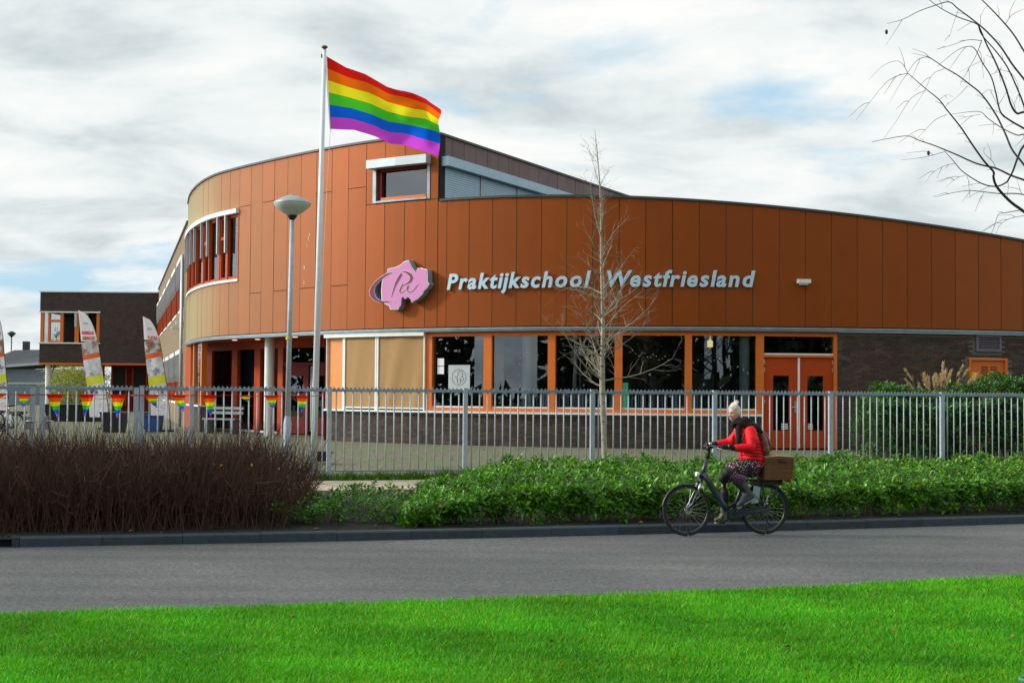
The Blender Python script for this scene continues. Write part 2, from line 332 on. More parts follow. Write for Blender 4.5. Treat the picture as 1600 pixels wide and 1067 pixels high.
# yard paving: clay pavers too small to tell apart, a material with brick joints and moss
my = mat('yard_paving', (0.145, 0.13, 0.085), 0.9, var=(5, 0.3), bump=(30, 0.4, 0.006))
t = my.node_tree; bs = t.nodes['Principled BSDF']; old = bs.inputs['Base Color'].links[0].from_socket
g = t.nodes.new('ShaderNodeNewGeometry'); bt = t.nodes.new('ShaderNodeTexBrick'); bt.inputs['Scale'].default_value = 1.0; bt.inputs['Brick Width'].default_value = 0.42; bt.inputs['Row Height'].default_value = 0.21; bt.inputs['Mortar Size'].default_value = 0.010
bt.inputs['Color1'].default_value = (1.1, 1.05, 1.0, 1); bt.inputs['Color2'].default_value = (0.8, 0.8, 0.82, 1); bt.inputs['Mortar'].default_value = (0.35, 0.40, 0.25, 1); t.links.new(g.outputs['Position'], bt.inputs['Vector'])
vm = t.nodes.new('ShaderNodeVectorMath'); vm.operation = 'MULTIPLY'; t.links.new(old, vm.inputs[0]); t.links.new(bt.outputs[0], vm.inputs[1])
nz = t.nodes.new('ShaderNodeTexNoise'); nz.inputs['Scale'].default_value = 1.6; nz.inputs['Detail'].default_value = 9; nz.inputs['Roughness'].default_value = 0.7; t.links.new(g.outputs['Position'], nz.inputs['Vector'])
rp = t.nodes.new('ShaderNodeMapRange'); rp.inputs[1].default_value = 0.48; rp.inputs[2].default_value = 0.60; t.links.new(nz.outputs[0], rp.inputs[0])
mi = t.nodes.new('ShaderNodeMix'); mi.data_type = 'RGBA'; t.links.new(rp.outputs[0], mi.inputs['Factor']); t.links.new(vm.outputs[0], mi.inputs[6]); mi.inputs[7].default_value = (0.085, 0.14, 0.03, 1); t.links.new(mi.outputs[2], bs.inputs['Base Color'])
b = MB(); V = []
for x in XS: V.append((x, fenceY(x) - 0.15, 0.40))
for x in XS: V.append((x, fenceY(x) + 5.0, 0.58))
for x in XS: V.append((x, 140, 0.58))
w_ = len(XS); b.add(V, [(i * w_ + j, i * w_ + j + 1, (i + 1) * w_ + j + 1, (i + 1) * w_ + j) for i in range(2) for j in range(w_ - 1)])
tag(b.build('yard', 'yard_paving'), kind='structure')
# kerb: stones one metre long laid along the road edge, one piece replaced by a gully
kerb = thing('kerb', None, None, (0, 0, 0)); kerb['kind'] = 'structure'
def prof_stone(L_):
    b = MB(); pr = [(0, 0.0), (0, 0.105), (0.018, 0.124), (0.19, 0.124), (0.19, -0.05), (0, -0.05)]
    n = len(pr); V = [(0.003, y, z) for y, z in pr] + [(L_ - 0.003, y, z) for y, z in pr]
    b.add(V, [tuple(range(n))[::-1], tuple(range(n, 2 * n))] + [(i, (i + 1) % n, n + (i + 1) % n, n + i) for i in range(n)]); return b
x = -16.0; stone_me = None; GX = -6.62
while x < 18:
    y = kerbY(x); sl = math.atan2(kerbY(x + 1) - y, 1.0); nx = x + math.cos(sl)
    if stone_me is None:
        o = prof_stone(1.0).build('kerb_stone', 'kerb_concrete', kerb); stone_me = o.data
    else: o = link('kerb_stone', stone_me, kerb)
    gully = abs((x + nx) / 2 - GX) < 0.5
    o.location = (x, y, 0.0 + random.uniform(-0.003, 0.003)); o.rotation_euler = (0, 0, sl)
    if gully:
        COL.objects.unlink(o); bpy.data.objects.remove(o)
        gx, gy, gs = x, y, sl
    x = nx
gl = thing('street_gully', 'iron kerb inlet grate set in the dark kerb at the left edge', 'drain', (gx, gy, 0)); gl.rotation_euler = (0, 0, gs)
b = MB()
for q in ((0.5, 0.1, 0.111, 0.99, 0.19, 0.022), (0.5, 0.1, -0.02, 0.99, 0.19, 0.05), (0.05, 0.1, 0.055, 0.09, 0.188, 0.09), (0.95, 0.1, 0.055, 0.09, 0.188, 0.09), (0.5, 0.17, 0.055, 0.8, 0.04, 0.088)):
    b.box(q[:3], q[3:])
WL[gl.name] = (0, 0, 0); b.build('housing', 'kerb_concrete', gl)
for i in range(11):
    MB().box((0.14 + 0.072 * i, 0.1, 0.128), (0.035, 0.13, 0.012)).build('bar', 'brick_dark', gl)
# path tiles 0.3 m, each its own piece, along the stretch the hedges leave open
tile_me = None; r_ = 0
for j in range(8):
    for i in range(-9, 9):
        c = Vector((-2.4, fenceY(-2.4) - 2.53, 0)) + FD * (0.302 * (i + 0.5 * (j % 2))) + Vector((-FD.y, FD.x, 0)) * (0.302 * j)
        if tile_me is None:
            b = MB(); b.box((0, 0, 0), (0.296, 0.296, 0.05)); o = b.build('paving_tile', 'tile_concrete', path); tile_me = o.data
        else: o = link('paving_tile', tile_me, path)
        o.location = (c.x, c.y, 0.391 + random.uniform(-0.003, 0.003)); o.rotation_euler = (random.uniform(-.006, .006), random.uniform(-.006, .006), FANG)
# ================================================================== the school
# plan of the curved front: arc length s, 0 where the wall faces straight at the street, negative to the left
def _curve():
    out = [(0.0, 5.35, 36.0, 0.0)]; X, Y, s, st = 5.35, 36.0, 0.0, 0.02
    while s < 20: th = -s / 25; X += math.cos(th) * st; Y -= math.sin(th) * st; s += st; out.append((s, X, Y, -s / 25))
    X, Y, s = 5.35, 36.0, 0.0; left = []
    while s > -26.3:
        a = -s
        th = a / 15 if a < 11.78 else (math.radians(45) + (a - 11.78) / 5.72 * math.radians(8) if a < 17.5 else math.radians(float(np.interp(a, [17.5, 18.8, 20.5, 24.2, 26.3], [53, 62, 68, 75, 77]))))
        X -= math.cos(th) * st; Y += math.sin(th) * st; s -= st; left.append((s, X, Y, th))
    return np.array(left[::-1] + out)
CT = _curve()
def CP(s, off=0.0):
    X = np.interp(s, CT[:, 0], CT[:, 1]); Y = np.interp(s, CT[:, 0], CT[:, 2]); th = np.interp(s, CT[:, 0], CT[:, 3])
    return float(X - math.sin(th) * off), float(Y - math.cos(th) * off)
def CTH(s): return float(np.interp(s, CT[:, 0], CT[:, 3]))
def val(z, s): return z(s) if callable(z) else z
def cbox(b, s0, s1, z0, z1, o0, o1, step=0.35):
    """curved slab between arc lengths s0..s1, heights z0..z1, offsets o0 (back) .. o1 (front)"""
    n = max(1, int(math.ceil((s1 - s0) / step))); V = []
    for i in range(n + 1):
        s = s0 + (s1 - s0) * i / n; f = CP(s, o1); k = CP(s, o0); a, c = val(z0, s), val(z1, s)
        V += [(f[0], f[1], a), (f[0], f[1], c), (k[0], k[1], c), (k[0], k[1], a)]
    Fc = [(0, 1, 2, 3), (4 * n + 3, 4 * n + 2, 4 * n + 1, 4 * n)]
    for i in range(n):
        q = 4 * i
        for j in range(4): Fc.append((q + j, q + 4 + j, q + 4 + (j + 1) % 4, q + (j + 1) % 4))
    return b.add(V, Fc)
_ps = [-7.72, -4.62, -2.12, 0, 1.96, 4.52, 8.28, 14, 20]; _pz = [7.11, 7.05, 6.98, 6.87, 6.71, 6.44, 6.08, 5.5, 4.9]
_pc = np.polyfit(_ps[:7], _pz[:7], 3)
def PARR(s): return float(np.polyval(_pc, s)) if s < 8.3 else float(np.polyval(_pc, 8.3)) - 0.095 * (s - 8.3)
PARL = 8.90
ZT = 3.68
school = thing('school_building', 'two storey school with curved copper coloured panel front and orange window frames', 'school building', (*CP(-4, -6), 0.58))
def part(name, m, parent=school): return lambda b: b.build(name, m, parent)
# --- copper panels (each one a piece), with the dark backing recessed in the joints
jl = [-26.0, -25.1, -24.2, -23.3, -22.4, -21.5, -20.75, -20.0, -19.3, -18.6, -17.95, -17.3, -16.64, -15.9, -15.22, -14.52, -13.8, -13.1, -12.34, -11.62, -10.9, -10.18, -9.48, -8.78, -8.08, -7.68]
jr = [-7.68] + [-7.40 + 0.679 * i for i in range(0, 41)]
jr = [s for s in jr if s <= 20]
G = 0.009
def panel(s0, s1, z0, z1, m='panel_copper', name='panel'):
    b = MB(); cbox(b, s0 + G, s1 - G, (lambda s: val(z0, s) + G), (lambda s: val(z1, s) - G), -0.02 + random.uniform(0, .003), 0.012 + random.uniform(-0.003, 0.003), 0.4); return b.build(name, m, school)
splits = {-15.9: 4.94, -15.22: 7.66, -14.52: 4.94, -13.1: 4.95, -12.34: 7.65, -11.62: 4.95, -10.9: 7.65}
for a, c in zip(jl[:-1], jl[1:]):
    top = PARL - 0.03
    if c <= -16.6:       # beside the curved window band
        panel(a, c, ZT + 0.02, 5.36); panel(a, c, 7.64, top)
    elif a == -16.64: panel(a, c, ZT + 0.02, 7.66); panel(a, c, 7.66, top)
    elif a >= -10.19 and c <= -8.0 and a < -8.5:
        z0, z1 = 7.14, 8.34
        if a < -9.9: panel(a, -9.93, z0, z1)
        panel(a, c, ZT + 0.02, z0); panel(a, c, z1, top)
    elif a == -8.78:
        panel(a, c, ZT + 0.02, 7.14); panel(a, c, 8.34, top); 
    elif a == -8.08:
        panel(a, c, ZT + 0.02, 7.14); panel(-7.93, c, 7.14, 8.34); panel(a, c, 8.34, top)
    elif a in splits: panel(a, c, ZT + 0.02, splits[a]); panel(a, c, splits[a], top)
    else: panel(a, c, ZT + 0.02, top)
for a, c in zip(jr[:-1], jr[1:]): panel(a, c, ZT + 0.02, lambda s: PARR(s) - 0.03)
b = MB()
cbox(b, -26.0, -16.64, ZT, 5.36, -0.3, -0.025); cbox(b, -26.0, -16.64, 7.64, PARL - 0.05, -0.3, -0.025)
cbox(b, -16.63, -9.94, ZT, PARL - 0.05, -0.3, -0.025); cbox(b, -9.93, -7.92, ZT, 7.14, -0.3, -0.025); cbox(b, -9.93, -7.92, 8.34, PARL - 0.05, -0.3, -0.025)
cbox(b, -7.91, -7.66, ZT, PARL - 0.05, -0.3, -0.025)
cbox(b, -7.65, 20, ZT, lambda s: PARR(s) - 0.05, -0.3, -0.025)
b.build('wall_core', 'backing', school)
b = MB(); cbox(b, -26.05, -7.64, PARL - 0.03, PARL + 0.03, -0.25, 0.05); cbox(b, -7.62, 20, lambda s: PARR(s) - 0.03, lambda s: PARR(s) + 0.03, -0.25, 0.05); b.build('roof_edge', 'cap_dark', school)
b = MB(); cbox(b, -26.05, 20, 3.585, 3.625, -0.12, 0.03); cbox(b, -26.05, 20, 3.628, ZT, -0.12, 0.055); b.build('gutter_trim', 'trim_zinc', school)
# bird streaks on the panels
# --- roofs
b = MB(); ss = np.linspace(-7.6, 20, 40)
V = [(*CP(s, -0.2), PARR(s) - 0.12) for s in ss] + [(CP(s)[0] * 1.25, 66, PARR(s) - 0.12) for s in ss]
b.add(V, [(i, i + 1, 41 + i, 40 + i) for i in range(39)]); b.build('lower_roof', 'cap_dark', school)
PA = Vector((*CP(-7.66, 0.0), 0)); PD = Vector((0.451, 0.893, 0)).normalized(); PN = Vector((PD.y, -PD.x, 0))
b = MB(); ss = np.linspace(-26.0, -7.7, 30); Pb = PA + PD * 24
V = [(*CP(s, -0.05), PARL - 0.1) for s in ss] + [(Pb.x, Pb.y, PARL - 0.1), (-4, 72, PARL - 0.1), (-15, 66, PARL - 0.1)]
b.add(V, [tuple(range(len(V)))]); b.build('upper_roof', 'cap_dark', school)
# --- inner wall that runs back over the lower roof: brown-violet panels above, blue shutters below
def slab(b, t0, t1, z0, z1, o0, o1, P=PA, D=PD, Nn=PN):
    q = []
    for z in (z0, z1):
        for t, o in ((t0, o1), (t1, o1), (t1, o0), (t0, o0)):
            p = P + D * t + Nn * o; q.append((p.x, p.y, z))
    return b.hexa(q)
b = MB(); slab(b, 0.30, 24, 6.6, PARL - 0.05, -0.3, -0.03); b.build('wall_core', 'backing', school)
for i in range(33):
    t0 = 0.02 + 0.68 * i
    b = MB(); slab(b, t0 + G, t0 + 0.68 - G, 8.30, PARL - 0.03, -0.028, 0.0 + random.uniform(-.003, .003)); b.build('panel', 'panel_purple', school)
b = MB(); slab(b, -0.02, 24, PARL - 0.03, PARL + 0.03, -0.2, 0.05); b.build('roof_edge', 'cap_dark', school)
for i in range(7):
    t0 = 0.12 + 2.3 * i
    sh = MB(); slab(sh, t0 + 0.05, t0 + 2.22, 6.8, 8.04, -0.028, -0.012); so = sh.build('roller_shutter', 'shutter_blue', school)
    for k in range(17):
        z = 6.97 + 0.0625 * k
        s2 = MB(); slab(s2, t0 + 0.07, t0 + 2.2, z, z + 0.047, -0.012, 0.004); s2.build('slat', 'shutter_blue', so)
    b = MB(); slab(b, t0 + 2.22, t0 + 2.30, 6.8, 8.04, -0.028, 0.03); b.build('shutter_guide', 'shutter_grey', school)
    b = MB(); q = []
    slab(b, t0, t0 + 2.294, 8.045, 8.30, -0.02, 0.22); b.build('shutter_housing', 'shutter_blue', school)
# --- upper window with roller shutter box
def win_object(name): return thing  # placeholder for readability
W = MB()
cbox(W, -9.92, -9.80, 7.16, 8.12, -0.28, 0.03); cbox(W, -8.03, -7.94, 7.16, 8.12, -0.28, 0.03); cbox(W, -9.80, -8.03, 7.16, 7.21, -0.28, 0.05)
uw = W.build('window', 'trim_zinc', school)
b = MB(); cbox(b, -9.79, -9.66, 7.215, 8.1, -0.26, -0.05); cbox(b, -8.10, -8.035, 7.215, 8.1, -0.26, -0.05); cbox(b, -9.66, -8.10, 8.02, 8.1, -0.26, -0.05); b.build('frame', 'dark_red_paint', uw); b = MB(); cbox(b, -9.66, -8.10, 7.215, 7.30, -0.26, -0.02); b.build('bottom_rail', 'orange_paint', uw); b = MB(); cbox(b, -9.64, -8.12, 7.78, 8.02, -0.24, -0.235, 2); b.build('blind', 'blind_white', uw)
b = MB(); cbox(b, -9.66, -8.10, 7.30, 8.02, -0.16, -0.152, 2); b.build('pane', 'glass', uw)
b = MB(); cbox(b, -9.9, -7.95, 7.15, 8.3, -1.6, -1.55, 2); cbox(b, -9.9, -7.95, 7.1, 7.15, -1.6, -.3, 2); b.build('room_back', 'interior_wall', uw)
for q in (-9.0, -8.75):
    b = MB(); cbox(b, q, q + 0.12, 7.66, 7.74, -1.5, -1.4); b.build('ceiling_lamp', 'interior_white', uw)
b = MB(); cbox(b, -9.96, -7.92, 8.10, 8.33, -0.02, 0.26, 2); b.build('shutter_housing', 'shutter_grey', school)
# --- curved window band, upper left
cw = MB(); cbox(cw, -25.9, -16.66, 5.36, 5.44, -0.3, 0.05); cw = cw.build('curved_window', 'white_paint', school)
b = MB(); cbox(b, -25.9, -16.66, 7.48, 7.62, -0.05, 0.13); b.build('shutter_housing', 'white_paint', cw)
bays = [(-25.85, -24.6, 0), (-24.6, -23.6, 1), (-23.6, -22.3, 0), (-22.3, -21.3, 1), (-21.3, -19.9, 0), (-19.9, -19.1, 1), (-19.1, -18.05, 0), (-18.05, -17.45, 1), (-17.45, -16.68, 0)]
for a, c, k in bays:
    b = MB(); cbox(b, a - 0.05, a + 0.05, 5.44, 7.48, -0.26, 0.02); 
    cbox(b, a + 0.05, c - 0.05, 5.44, 5.53, -0.24, 0.0); cbox(b, a + 0.05, c - 0.05, 7.38, 7.48, -0.24, -0.03)
    if k: cbox(b, a + 0.05, c - 0.05, 6.72, 6.82, -0.2, 0.01); cbox(b, a + 0.05, a + 0.12, 5.53, 7.38, -0.2, 0.0); cbox(b, c - 0.12, c - 0.05, 5.53, 7.38, -0.2, 0.0)
    f = b.build('frame', 'red_orange_paint', cw)
    b = MB(); cbox(b, a + 0.05, c - 0.05, 5.53, 7.38, -0.08, -0.072, 2); b.build('pane', 'glass', cw)
    b = MB(); cbox(b, a - 0.03, a + 0.03, 6.30, 7.48, 0.022, 0.11); b.build('shutter_guide', 'shutter_grey', cw)
b = MB(); cbox(b, -16.73, -16.66, 5.44, 7.48, -0.26, 0.02); b.build('frame', 'red_orange_paint', cw)
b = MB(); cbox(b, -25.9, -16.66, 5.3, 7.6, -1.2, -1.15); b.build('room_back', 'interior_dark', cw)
# --- ground floor behind the trim
OG = -0.10
b = MB(); cbox(b, -11.85, 20, 3.53, 3.583, -0.5, -0.121); b.build('soffit', 'orange_paint', school)
def brickwork(segs, name):
    """real bricks in running bond joined into one part; segs = (s0,s1,z0,z1) on the curve"""
    H, Wd, J = 0.0625, 0.222, 0.011; V = []; Fc = []; T = []
    for (s0, s1, z0, z1, holes) in segs:
        nr = int((z1 - z0) / H)
        for r in range(nr):
            z = z0 + r * H; s = s0 - (Wd / 2 if r % 2 else 0)
            while s < s1:
                a, c = max(s, s0), min(s + Wd - J, s1); s += Wd
                if c - a < 0.03: continue
                if any(a < h[1] and c > h[0] and z + H > h[2] and z < h[3] for h in holes): continue
                pr = random.uniform(-0.003, 0.003); q = []
                for zz in (z, z + H - J):
                    for (ss_, oo) in ((a, OG + pr), (c, OG + pr), (c, OG - 0.05), (a, OG - 0.05)):
                        p = CP(ss_, oo); q.append((p[0], p[1], zz))
                o = len(V); V += q; Fc += [(o + i, o + j, o + k, o + l) for i, j, k, l in ((4, 5, 6, 7), (0, 1, 5, 4), (1, 2, 6, 5), (3, 0, 4, 7), (3, 2, 1, 0))]
                t = random.choice([0.65, 0.85, 1.0, 1.1, 1.35]) * random.uniform(0.85, 1.15); h = random.uniform(-0.12, 0.12)
                T += [(t * (1 + h), t, t * (1 - h))] * 8
    o = np_mesh(name, np.array(V), np.array(Fc), 'brick_dark', school, np.array(T)); o['kind'] = 'stuff'; return o
brickwork([(-25.9, -20.6, 0.56, 1.42, []), (-11.84, 0.98, 0.56, 1.42, []), (2.98, 20, 0.56, 3.53, [(6.62, 7.80, 0, 2.98), (6.82, 7.62, 3.12, 3.7)])], 'brick_courses')
b = MB(); cbox(b, -11.83, 0.98, 0.5, 1.425, -0.35, OG - 0.012); cbox(b, 2.97, 6.62, 0.5, 3.58, -0.35, OG - 0.012); cbox(b, 7.80, 20, 0.5, 3.58, -0.35, OG - 0.012); cbox(b, 6.62, 7.80, 2.98, 3.58, -0.35, OG - 0.012); b.build('mortar_wall', 'mortar', school)
b = MB(); cbox(b, -11.9, 1.0, 1.426, 1.475, -0.32, 0.01); b.build('window_sill', 'white_paint', school)
# window frames, mullions and panes
mull = [(-8.10, -7.90), (-6.32, -6.09), (-4.52, -4.32), (-2.76, -2.56), (-0.96, -0.78), (0.86, 1.06)]
for (a, c), (a2, c2) in zip(mull[:-1], mull[1:]):
    b = MB(); cbox(b, a, c, 1.476, 3.53, -0.28, OG + 0.0); cbox(b, c, a2, 1.478, 1.57, -0.27, OG - 0.005); cbox(b, c, a2, 3.46, 3.528, -0.27, OG - 0.005)
    wnd = b.build('window', 'orange_paint', school)
    b = MB(); cbox(b, c, a2, 1.572, 1.612, -0.25, OG - 0.05); b.build('drip_rail', 'white_paint', wnd)
    b = MB(); cbox(b, c, a2, 1.613, 3.46, -0.20, -0.192); b.build('pane', 'glass', wnd)
b = MB(); cbox(b, 0.86, 1.06, 1.476, 3.53, -0.28, OG); cbox(b, 2.88, 2.97, 0.6, 3.53, -0.28, OG); cbox(b, 1.06, 2.88, 3.46, 3.528, -0.27, OG - 0.004); cbox(b, 1.06, 2.88, 2.93, 2.985, -0.27, OG - 0.004); cbox(b, 0.985, 1.06, 0.6, 1.474, -0.28, OG); b.build('door_frame', 'orange_paint', school)
b = MB(); cbox(b, 1.06, 2.88, 2.99, 3.03, -0.25, OG - 0.03); b.build('drip_rail', 'white_paint', school)
b = MB(); cbox(b, 1.06, 2.88, 3.03, 3.46, -0.20, -0.192); b.build('transom_pane', 'glass', school)
for k, (a, c, g0, g1) in enumerate(((1.07, 1.94, 1.31, 1.72), (2.005, 2.87, 2.20, 2.62))):
    b = MB(); o0, o1 = -0.22, -0.16
    cbox(b, a, g0, 0.62, 2.925, o0, o1); cbox(b, g1, c, 0.62, 2.925, o0, o1); cbox(b, g0, g1, 0.62, 1.07, o0, o1); cbox(b, g0, g1, 2.46, 2.925, o0, o1)
    d = b.build('door', 'red_orange_paint', school)
    b = MB(); cbox(b, g0, g1, 1.07, 2.46, -0.195, -0.187); b.build('pane', 'glass', d)
    for z in (0.85, 1.75, 2.55, 2.75):
        b = MB(); sx = a + 0.012 if k == 0 else c - 0.012; cbox(b, sx - 0.012, sx + 0.012, z, z + 0.11, -0.158, -0.135); b.build('hinge', 'steel', d)
    b = MB()
    if k == 0: cbox(b, 1.865, 1.92, 1.52, 1.82, -0.158, -0.145); p = CP(1.9, -0.11); b.tube([(p[0], p[1], 1.66), (CP(1.79, -0.11)[0], CP(1.79, -0.11)[1], 1.66)], 0.012); b.build('handle', 'steel', d)
    for z in range(4):
        b = MB(); cbox(b, g0 + 0.22 if k == 0 else g0 + 0.02, g1 - 0.02 if k == 0 else g0 + 0.15, 1.10 + z * 0.04, 1.125 + z * 0.04, -0.186, -0.183); b.build('sticker', 'white_paint', d)
b = MB(); cbox(b, 1.945, 2.0, 0.62, 2.925, -0.17, -0.13); b.build('meeting_strip', 'white_paint', school)
# screens
b = MB(); cbox(b, -11.84, -11.14, 1.476, 3.53, -0.25, -0.12); b.build('side_panel', 'ochre_panel', school)
def screen(s0, s1, fold):
    V = []; n, m_ = 26, 14
    for j in range(m_ + 1):
        for i in range(n + 1):
            s = s0 + (s1 - s0) * i / n; v = j / m_; u = i / n
            of = -0.075 - 0.012 * fold * math.sin(9 * u + 3.2 * (1 - v)) * math.sin(PI * u) - 0.006 * fold * math.sin(21 * u - 5 * v) * (1 - v)
            p = CP(s, of); V.append((p[0], p[1], 1.55 + 1.93 * v))
    b = MB(); b.add(V, [(j * (n + 1) + i, j * (n + 1) + i + 1, (j + 1) * (n + 1) + i + 1, (j + 1) * (n + 1) + i) for j in range(m_) for i in range(n)], True)
    sc = b.build('sun_screen', 'screen_cloth', school)
    b = MB(); cbox(b, s0, s1, 1.515, 1.55, -0.10, -0.06); b.build('bottom_bar', 'white_paint', sc)
screen(-11.02, -9.84, 0.6); screen(-9.70, -8.15, 1.6)
for a, c in ((-11.13, -11.03), (-9.835, -9.78), (-9.765, -9.71), (-8.145, -8.105), (-11.86, -11.842)):
    b = MB(); cbox(b, a, c, 1.478, 3.50, -0.14, -0.045); b.build('screen_guide', 'white_paint', school)
b = MB(); cbox(b, -11.9, -8.1, 3.485, 3.58, -0.12, 0.02); b.build('screen_housing', 'white_column', school)
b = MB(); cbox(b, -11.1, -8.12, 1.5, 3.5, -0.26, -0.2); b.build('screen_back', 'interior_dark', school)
# louvre, utility door, bulkhead light
b = MB(); cbox(b, 6.84, 6.90, 3.14, 3.56, -0.16, -0.06); cbox(b, 7.54, 7.60, 3.14, 3.56, -0.16, -0.06); cbox(b, 6.90, 7.54, 3.14, 3.19, -0.16, -0.06); cbox(b, 6.90, 7.54, 3.51, 3.56, -0.16, -0.06)
lv = b.build('vent_grille', 'louvre_purple', school)
b = MB(); cbox(b, 6.9, 7.54, 3.19, 3.51, -0.19, -0.17); b.build('backing', 'backing', lv)
for i in range(5):
    z = 3.20 + 0.063 * i; b = MB(); p0, p1 = CP(6.9, -0.07), CP(7.54, -0.07); k0, k1 = CP(6.9, -0.14), CP(7.54, -0.14)
    b.hexa([(*p0, z), (*p1, z), (*k1, z + 0.045), (*k0, z + 0.045), (*p0, z + 0.014), (*p1, z + 0.014), (*k1, z + 0.059), (*k0, z + 0.059)]); b.build('slat', 'louvre_purple', lv)
b = MB(); cbox(b, 6.63, 6.70, 0.6, 2.97, -0.2, -0.07); cbox(b, 7.72, 7.79, 0.6, 2.97, -0.2, -0.07); cbox(b, 6.70, 7.72, 2.91, 2.97, -0.2, -0.07); cbox(b, 6.70, 7.72, 0.62, 2.91, -0.2, -0.13)
ud = b.build('service_door', 'orange_paint', school)
for cx_ in (7.02, 7.30):
    for i in range(9):
        b = MB(); cbox(b, cx_, cx_ + 0.2, 2.40 + 0.042 * i, 2.415 + 0.042 * i, -0.13, -0.122); b.build('vent_slot', 'backing', ud)
b = MB(); cbox(b, 6.74, 6.86, 2.40, 2.60, -0.13, -0.126); b.build('warning_label', 'yellow', ud)
b = MB(); cbox(b, 1.87, 2.19, 4.80, 4.90, 0.012, 0.20, 2); cbox(b, 1.93, 2.13, 4.76, 4.80, 0.012, 0.16, 2); b.build('wall_light', 'white_column', school)
# white streaks left by birds on the panels
b = MB()
for (s, z, w2, h2) in ((-12.70, 6.32, .012, .12), (-12.66, 6.46, .016, .07), (-12.78, 6.15, .010, .10), (-12.9, 5.5, .022, .10), (-12.9, 5.05, .012, .14)): cbox(b, s, s + w2, z, z + h2, 0.017, 0.0185)
b.build('streak', 'sign_white', school)
# --- rooms behind the glass
b = MB(); cbox(b, -11.7, 3.0, 0.5, 3.6, -7.2, -7.0, 1.0); b.build('room_wall', 'interior_wall', school)
b = MB(); cbox(b, -11.7, 3.0, 3.60, 3.66, -7.2, -0.32, 1.0); b.build('room_ceiling', 'interior_wall', school)
b = MB(); cbox(b, -11.7, 3.0, 0.60, 0.63, -7.2, -0.36, 1.0); b.build('room_floor', 'interior_floor', school)
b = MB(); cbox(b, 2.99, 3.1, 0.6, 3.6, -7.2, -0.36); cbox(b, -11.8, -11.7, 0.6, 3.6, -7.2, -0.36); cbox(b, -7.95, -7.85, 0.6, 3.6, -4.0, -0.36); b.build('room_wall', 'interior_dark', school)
for s, o in ((-5.22, -0.48), (0.62, -0.45)):
    p = CP(s, o); b = MB(); b.lathe((p[0], p[1], 0.6), [(0.13, 0), (0.13, 3.0)], 20); b.build('interior_column', 'interior_white', school)
for i, (s, o, w2, z0, z1, mm) in enumerate(((-6.9, -3, 1.2, .6, 1.4, 'interior_wall'), (-3.6, -2.2, 1.4, .6, 1.36, 'interior_floor'), (-1.7, -3, 1.6, .6, 1.5, 'interior_wall'), (-0.2, -2.4, .9, .6, 1.9, 'interior_wall'), (-2.2, -6.9, .8, 1.6, 2.5, 'blind_white'), (-0.4, -6.8, 1.4, 1.2, 2.6, 'interior_white'), (-3.9, -6.9, .5, 1.5, 2.3, 'exit_green'))):
    b = MB(); cbox(b, s, s + w2, z0, z1, o - .5 if o > -6 else o - .06, o); b.build('furniture', mm, school)
p = CP(-0.12, -1.6); b = MB(); b.lathe((p[0], p[1], 3.22), [(0.05, 0), (0.075, 0.0), (0.075, 0.16), (0.02, 0.19)], 14); b.tube([(p[0], p[1], 3.4), (p[0], p[1], 3.6)], 0.008); b.build('pendant_lamp', 'lamp_warm', school)
b = MB(); cbox(b, -5.48, -5.28, 3.18, 3.30, -0.9, -0.87); ex = b.build('exit_sign', 'exit_green', school)
b = MB(); cbox(b, -5.49, -5.27, 3.30, 3.315, -0.91, -0.86); cbox(b, -5.49, -5.27, 3.165, 3.18, -0.91, -0.86); b.build('rim', 'sign_white', ex)
b = MB(); cbox(b, -5.40, -5.36, 3.20, 3.27, -0.87, -0.867); b.build('pictogram', 'sign_white', ex)
k = 0
for (sa, za, sb, zb, n) in ((-2.4, 3.05, -1.3, 2.85, 14), (-0.7, 2.78, 0.4, 2.86, 8), (-5.5, 2.9, -5.4, 2.0, 4)):
    for i in range(n):
        t = i / n; s = sa + (sb - sa) * t; z = za + (zb - za) * t + 0.06 * math.sin(i * 1.7); p = CP(s, -0.42 - 0.3 * random.random()); b = MB(); b.ball((p[0], p[1], z), 0.007, 6, 4); b.build('fairy_light', 'lamp_spot', school)
# things stuck on the inside of the panes
def ring(b, s, z, R, w2, off, n=28):
    V = []
    for i in range(n):
        a = 2 * PI * i / n
        for rr in (R - w2, R + w2): p = CP(s + rr * math.cos(a), off); V.append((p[0], p[1], z + rr * math.sin(a)))
    b.add(V, [(2 * i, 2 * i + 1, (2 * i + 3) % (2 * n), (2 * i + 2) % (2 * n)) for i in range(n)])
def stroke(b, pts, w2, off, thick=0.006):
    """flat stroke along (s,z,width-factor) points, given thickness"""
    V = []; n = len(pts)
    for i, q in enumerate(pts):
        a = pts[max(i - 1, 0)]; c = pts[min(i + 1, n - 1)]; dx_, dz_ = c[0] - a[0], c[1] - a[1]; l = math.hypot(dx_, dz_) or 1; k_ = w2 * (q[2] if len(q) > 2 else 1)
        for sg in (-1, 1):
            ps, pz = q[0] - sg * dz_ / l * k_, q[1] + sg * dx_ / l * k_
            for of in (off, off - thick): p = CP(ps, of); V.append((p[0], p[1], pz))
    Fc = [(0, 2, 3, 1), (4 * n - 4, 4 * n - 3, 4 * n - 1, 4 * n - 2)]
    for i in range(n - 1):
        q = 4 * i; Fc += [(q, q + 4, q + 6, q + 2), (q + 1, q + 3, q + 7, q + 5), (q, q + 1, q + 5, q + 4), (q + 2, q + 6, q + 7, q + 3)]
    b.add(V, Fc)
plate = MB(); cbox(plate, -7.42, -6.76, 2.05, 2.70, -0.182, -0.176); plate = plate.build('window_plate', 'shutter_grey', school)
b = MB(); ring(b, -7.09, 2.37, 0.215, 0.006, -0.174); b.build('emblem_ring', 'cap_dark', plate)
b = MB()
